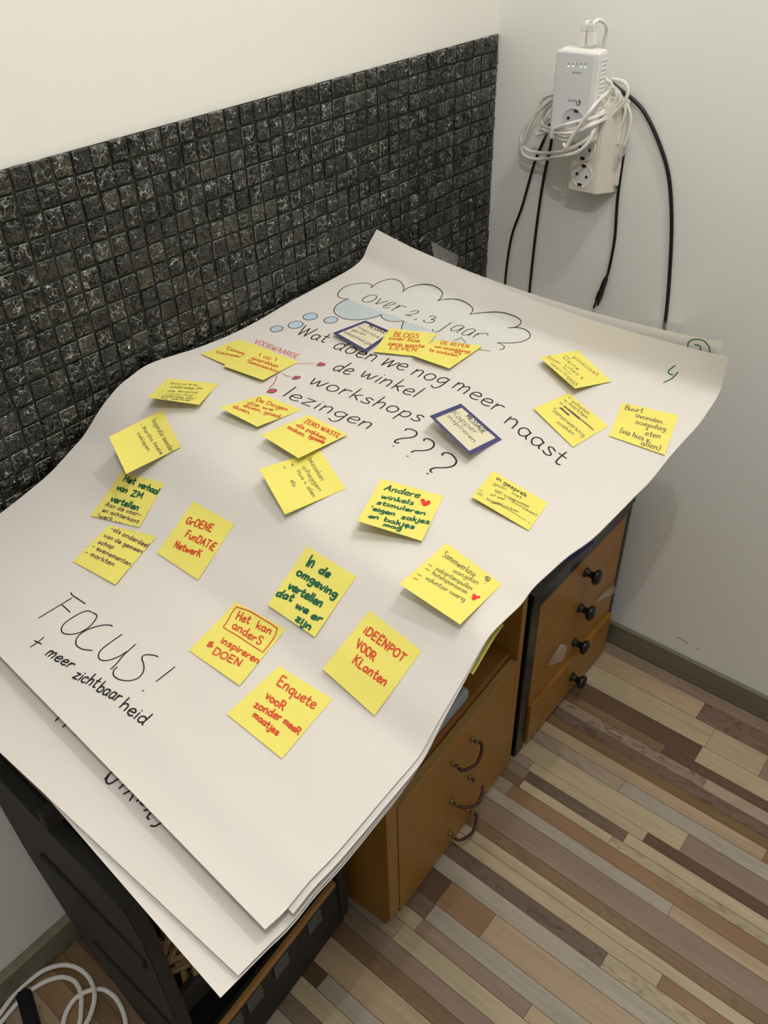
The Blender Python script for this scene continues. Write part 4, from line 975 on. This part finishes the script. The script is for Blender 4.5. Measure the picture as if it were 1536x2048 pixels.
# white network leads bundled round the adapter
def dep(px):      # how far off the wall the bundle lies: in front of the adapter it must clear its face
    u = (px - 1104) / 6.0; v = (1200 - px) / 6.0
    k1 = 1 / (1 + math.exp(-u)); k2 = 1 / (1 + math.exp(-v))
    return -(0.030 + 0.078 * k1 * k2)
def bundle(fr, s, off=0.0, fix=None):
    P = []
    for q in s.split():
        x_, y_ = map(float, q.split(',')); p = fr(x_, y_); P.append(on_plane(p[0], p[1], 0, (fix if fix is not None else dep(p[0])) - off))
    return P
RC_ = 0.0030
na = thing('network_cable', (-0.08, -0.20, 1.31), 'white network lead in the left port of the adapter, wound in loops', 'cable')
loops = [('515,58 455,70 400,92 340,150 310,210 270,290 200,380 130,480 82,570 76,650 100,720 170,775 280,802 420,808 560,795 660,765 760,725 860,670 950,610 990,550 1020,500', 0.0),
         ('512,108 450,150 380,212 290,280 215,400 160,520 115,640 86,740 100,815 170,865 280,885 400,882 520,862 640,838 760,808 850,760 920,690 965,620 990,540', 0.003),
         ('512,158 450,205 390,270 350,340 340,410 370,455 440,488 540,500 680,505 800,490 900,462 980,420 1060,345 1130,260 1180,180 1210,90 1228,20', 0.001),
         ('512,205 480,290 480,380 500,440 530,480', 0.0),
         ('262,572 330,562 420,535 520,500 640,450 740,420 840,395 950,370 1060,335 1160,290 1240,210 1290,120 1300,50 1282,0', 0.006),
         ('650,745 665,715 710,630 800,490 880,375 960,270 1030,180 1110,100 1180,40 1222,-20 1236,-60 1228,-90 1205,-112', 0.013),
         ('345,500 420,530 520,552 640,555 760,540 860,510 950,460 1050,420 1140,380 1230,330 1310,255 1380,180 1430,90 1444,20 1430,-60 1380,-110 1300,-132 1235,-140', 0.008),
         ('540,590 590,630 660,640 720,620 790,560 880,510 980,450 1070,400 1180,320 1280,220 1335,150 1350,90 1330,30 1270,-35', 0.004),
         ('620,680 630,705 645,735', 0.010), ('380,420 420,380 460,350', 0.0), ('560,570 640,590 700,580 800,540 890,500', 0.007)]
for s_, off in loops:
    bm = bmesh.new(); add_tube(bm, catmull(bundle(fw_, s_, off), 6), RC_, 10); loc(bm_obj('cable_loop', bm, M['cable_white'], smooth=True), na)
def rj45(fr, xa, ya_, xb, yb_, X, root):
    top = wallpt(fr, xa, ya_, X); bot = wallpt(fr, xb, yb_, X); ax = (top - bot); L_ = ax.length; ax.normalize()
    q = ax.to_track_quat('Z', 'X').to_matrix().to_4x4()
    bm = bmesh.new(); add_box(bm, (-0.0058, -0.0056, 0), (0.0058, 0.0056, L_ * 0.62), 0.001, 2)
    for v in bm.verts: v.co = (Matrix.Translation(bot) @ q) @ v.co
    loc(bm_obj('plug', bm, M['plastic_white']), root)
    bm = bmesh.new()
    for i in range(6): add_box(bm, (-0.0052, -0.0050, L_ * (0.63 + i * 0.062)), (0.0052, 0.0050, L_ * (0.63 + i * 0.062) + 0.0018), 0.0006, 1)
    add_box(bm, (-0.0042, -0.0040, L_ * 0.6), (0.0042, 0.0040, L_), 0.001, 1)
    for v in bm.verts: v.co = (Matrix.Translation(bot) @ q) @ v.co
    loc(bm_obj('strain_relief', bm, M['plastic_white']), root)
    return top
t1 = rj45(fc6, 922, 165, 895, 430, -0.070, na)
nb = thing('network_cable', (-0.075, -0.215, 1.31), 'white network lead in the right port of the adapter, ending in clear plugs', 'cable')
t2 = rj45(fc6, 1015, 165, 1002, 432, -0.072, nb)
bm = bmesh.new(); add_tube(bm, catmull([t1, wallpt(fc6, 945, 150, -0.066), wallpt(fc6, 985, 150, -0.050), wallpt(fc6, 1020, 200, -0.035), wallpt(fc6, 1040, 330, -0.028), wallpt(fc6, 1050, 440, -0.026)], 7), RC_, 10); loc(bm_obj('cable_lead', bm, M['cable_white'], smooth=True), na)
bm = bmesh.new(); add_tube(bm, catmull([t2, wallpt(fc6, 1045, 150, -0.068), wallpt(fc6, 1085, 122, -0.060), wallpt(fc6, 1145, 145, -0.048), wallpt(fc6, 1186, 215, -0.036), wallpt(fc6, 1176, 300, -0.030), wallpt(fc6, 1150, 430, -0.026), wallpt(fc6, 1150, 560, -0.022)], 7), RC_, 10); loc(bm_obj('cable_lead', bm, M['cable_white'], smooth=True), nb)
for s_, X in (('1395,150 1455,235 1482,350 1470,480 1445,590 1400,700', -0.014), ('1385,180 1412,270 1385,390 1340,500 1325,600 1310,700', -0.018), ('1100,-250 1180,-120 1260,-40 1330,40 1385,140', -0.020)):
    bm = bmesh.new(); add_tube(bm, catmull(bundle(fw_, s_, 0, X), 6), RC_ * 0.9, 10); loc(bm_obj('cable_loop', bm, M['cable_white'], smooth=True), nb)
for (xa, ya_, xb, yb_) in ((1400, 705, 1345, 850), (1310, 850, 1280, 1000)):
    a, b = wallpt(fw_, xa, ya_, -0.016), wallpt(fw_, xb, yb_, -0.016); ax = (a - b); L_ = ax.length; q = ax.normalized().to_track_quat('Z', 'X').to_matrix().to_4x4()
    bm = bmesh.new(); add_box(bm, (-0.0042, -0.0058, 0), (0.0042, 0.0058, L_), 0.001, 2); add_box(bm, (-0.0062, -0.0022, L_ * 0.3), (-0.0044, 0.0022, L_ * 0.9), 0.0004, 1)
    for v in bm.verts: v.co = (Matrix.Translation(b) @ q) @ v.co
    loc(bm_obj('clear_plug', bm, M['clear']), nb)['label'] = 'clear plastic network plug'
# black cords on the wall
def wl(s, X=-0.006, fr=fk): return [wallpt(fr, *map(float, q.split(',')), X) for q in s.split()]
down = lambda P, y, z: P + [Vector((-0.008, y, z))]
PL = wl('430,640 395,690 340,750 290,870 225,1100 168,1265 135,1495'); PL = [Vector((-0.045, p.y, p.z)) if i < 1 else Vector((-0.030, p.y, p.z)) if i == 1 else p for i, p in enumerate(PL)]
cable('power_cord', 'leftmost thin black cord hanging on the back wall from behind the white cables', 'cord', PL + [Vector((-0.008, -0.052, 0.70)), Vector((-0.008, -0.05, 0.50))], 0.0025, M['cable_black'])
PMd = wl('445,620 415,690 380,760 340,950 303,1200 265,1545'); PMd = [Vector((-0.045, p.y, p.z)) if i < 1 else Vector((-0.030, p.y, p.z)) if i == 1 else p for i, p in enumerate(PMd)]
cable('power_cord', 'second thin black cord from the left on the back wall', 'cord', PMd + [Vector((-0.008, -0.112, 0.70)), Vector((-0.008, -0.11, 0.50))], 0.0027, M['cable_black'])
PRt = wl('700,440 760,490 820,535 880,605 950,750 1005,930 1022,1150 1015,1400 990,1700')
cable('power_cord', 'long black cord arching to the right and down the back wall behind the paper', 'cord', PRt + [Vector((-0.008, -0.41, 0.70)), Vector((-0.008, -0.405, 0.50))], 0.0033, M['cable_black'])
pc = thing('plug_cord', (-0.006, -0.27, 1.0), 'black cord ending in an unplugged two-pin plug dangling on the back wall', 'plug')
loc(tube('cord', wl('745,500 772,570 768,700 768,800 750,930 732,1080 720,1260 700,1380 682,1462'), 0.0027, M['cable_black'], n=7), pc)
a, b = wallpt(fk, 682, 1458, -0.010), wallpt(fk, 632, 1592, -0.010); ax = (a - b); L_ = ax.length; q = Matrix.Translation(b) @ ax.normalized().to_track_quat('Z', 'X').to_matrix().to_4x4()
bm = bmesh.new()
pr = [(0.0105, 0.0), (0.0105, 0.25), (0.0085, 0.33), (0.0088, 0.62), (0.0075, 0.75), (0.0045, 0.88), (0.0040, 1.0)]
ringsv = []
for (hw, t) in pr:
    ringsv.append([bm.verts.new(q @ Vector((0.55 * hw * math.cos(c_) , hw * math.sin(c_), L_ * t))) for c_ in (2 * math.pi * i / 16 for i in range(16))])
for A_, B_ in zip(ringsv, ringsv[1:]):
    for i in range(16): bm.faces.new((A_[i], A_[(i + 1) % 16], B_[(i + 1) % 16], B_[i]))
bm.faces.new(ringsv[0][::-1]); bm.faces.new(ringsv[-1])
loc(bm_obj('plug_body', bm, M['cable_black'], smooth=True), pc)
for sg in (-1, 1):
    bm = bmesh.new(); add_tube(bm, [q @ Vector((0, sg * 0.0065, 0.001)), q @ Vector((0, sg * 0.0072, -0.010)), q @ Vector((0, sg * 0.0078, -0.018))], 0.0020, 10)
    loc(bm_obj('pin', bm, M['cable_black'], smooth=True), pc)

# ------------------------------------------------------------------ white cable coil on the floor, bottom left
f5c = frame(0, 1700, 460 / 1536)
def flp(s, z): return [on_plane(*f5c(*map(float, q.split(','))), 2, z) for q in s.split()]
co = thing('extension_cable', (-1.40, -0.13, 0), 'white cable coil tied with a black strap on the floor left of the black rack', 'cable')
for s_, z in (('-150,1290 -60,1180 60,1010 130,930 200,870 300,800 420,768 520,790 600,860 632,960 618,1060 575,1162 500,1260 380,1330 200,1360 0,1350 -150,1290', 0.012),
              ('-120,1310 0,1160 110,1030 210,935 320,872 420,850 500,880 540,960 542,1060 528,1170 470,1280 330,1350 150,1380 -30,1380 -120,1310', 0.005),
              ('390,1290 420,1170 445,1080 500,995 580,945 680,930 760,975 815,1060 842,1170 830,1280 720,1360 520,1370 390,1290', 0.0045)):
    bm = bmesh.new(); add_tube(bm, catmull(flp(s_, z), 8), 0.0042, 12); loc(bm_obj('cable_loop', bm, M['cable_white'], smooth=True), co)
sq = [on_plane(*f5c(x_, y_), 2, 0.018) for x_, y_ in ((95, 955), (195, 905), (300, 1290), (190, 1300))]
bm = bmesh.new()
vs = [bm.verts.new(p) for p in sq]; vb = [bm.verts.new((p.x, p.y, 0.001)) for p in sq]
bm.faces.new(vs); bm.faces.new(vb[::-1])
for i in range(4): bm.faces.new((vs[i], vb[i], vb[(i + 1) % 4], vs[(i + 1) % 4]))
bmesh.ops.recalc_face_normals(bm, faces=bm.faces); bmesh.ops.bevel(bm, geom=bm.edges[:], offset=0.004, segments=3, affect='EDGES')
loc(bm_obj('strap', bm, M['strap']), co)['label'] = 'black hook and loop strap'

# ------------------------------------------------------------------ clear tape
def tape(label, P, sub=1):
    V = [Vector(p) for p in P]
    o = raw_obj('adhesive_tape', V, [tuple(range(len(V)))], M['tape'])
    so = o.modifiers.new('thickness', 'SOLIDIFY'); so.thickness = 0.00006
    return tag(o, label, 'tape', 'pieces of clear tape')
def onp(px, py, up=0.0008):
    h = hitA(px, py); h = h[0] if h else BA.find_nearest(on_plane(px, py, 1, -0.15))[0]
    return h + Vector((0, 0, up))
tape('clear tape from the far paper edge to the mosaic, near the corner', [onp(872, 536), onp(908, 552), on_plane(918, 512, 1, -0.0035), on_plane(862, 482, 1, -0.0035)])
tape('clear tape joining the far paper edge to the back wall under the black cord', [on_plane(1302, 664, 0, -0.30), on_plane(1352, 664, 0, -0.30), on_plane(1362, 648, 0, -0.002), on_plane(1300, 640, 0, -0.002)])
tape('crumpled clear tape on the third drawer from the top', [on_plane(*frame(1000, 1020, 290 / 1536)(x_, y_), 1, -0.4285 - dz_) for x_, y_, dz_ in ((640, 1420, 0.0), (712, 1440, 0.006), (690, 1530, 0.002), (660, 1600, 0.0), (580, 1630, 0.004), (500, 1645, 0.0), (565, 1545, 0.003))])
tape('strip of clear tape hanging off the right end of the drawers', [on_plane(*frame(1000, 1020, 290 / 1536)(x_, y_), 1, -0.4265) for x_, y_ in ((1195, 800), (1245, 822), (1228, 872), (1110, 930), (1010, 985), (985, 1010), (1070, 900))])

for P_ in ([(1352, 1275), (1362, 1277), (1368, 1282), (1376, 1287)], [(1393, 1296), (1397, 1298)]):
    V, F = [], []
    Q = [on_plane(a, b, 0, -0.0004) for a, b in P_]
    for a, b in zip(Q, Q[1:]):
        t = (b - a).normalized(); nn = Vector((0, -t.z, t.y)) * 0.0008; n = len(V)
        V += [a + nn, a - nn, b - nn * 1.3, b + nn * 1.3]; F.append((n, n + 1, n + 2, n + 3))
    raw_obj('scuff_mark', V, F, M['dirt'], bpy.data.objects['wall_back'])
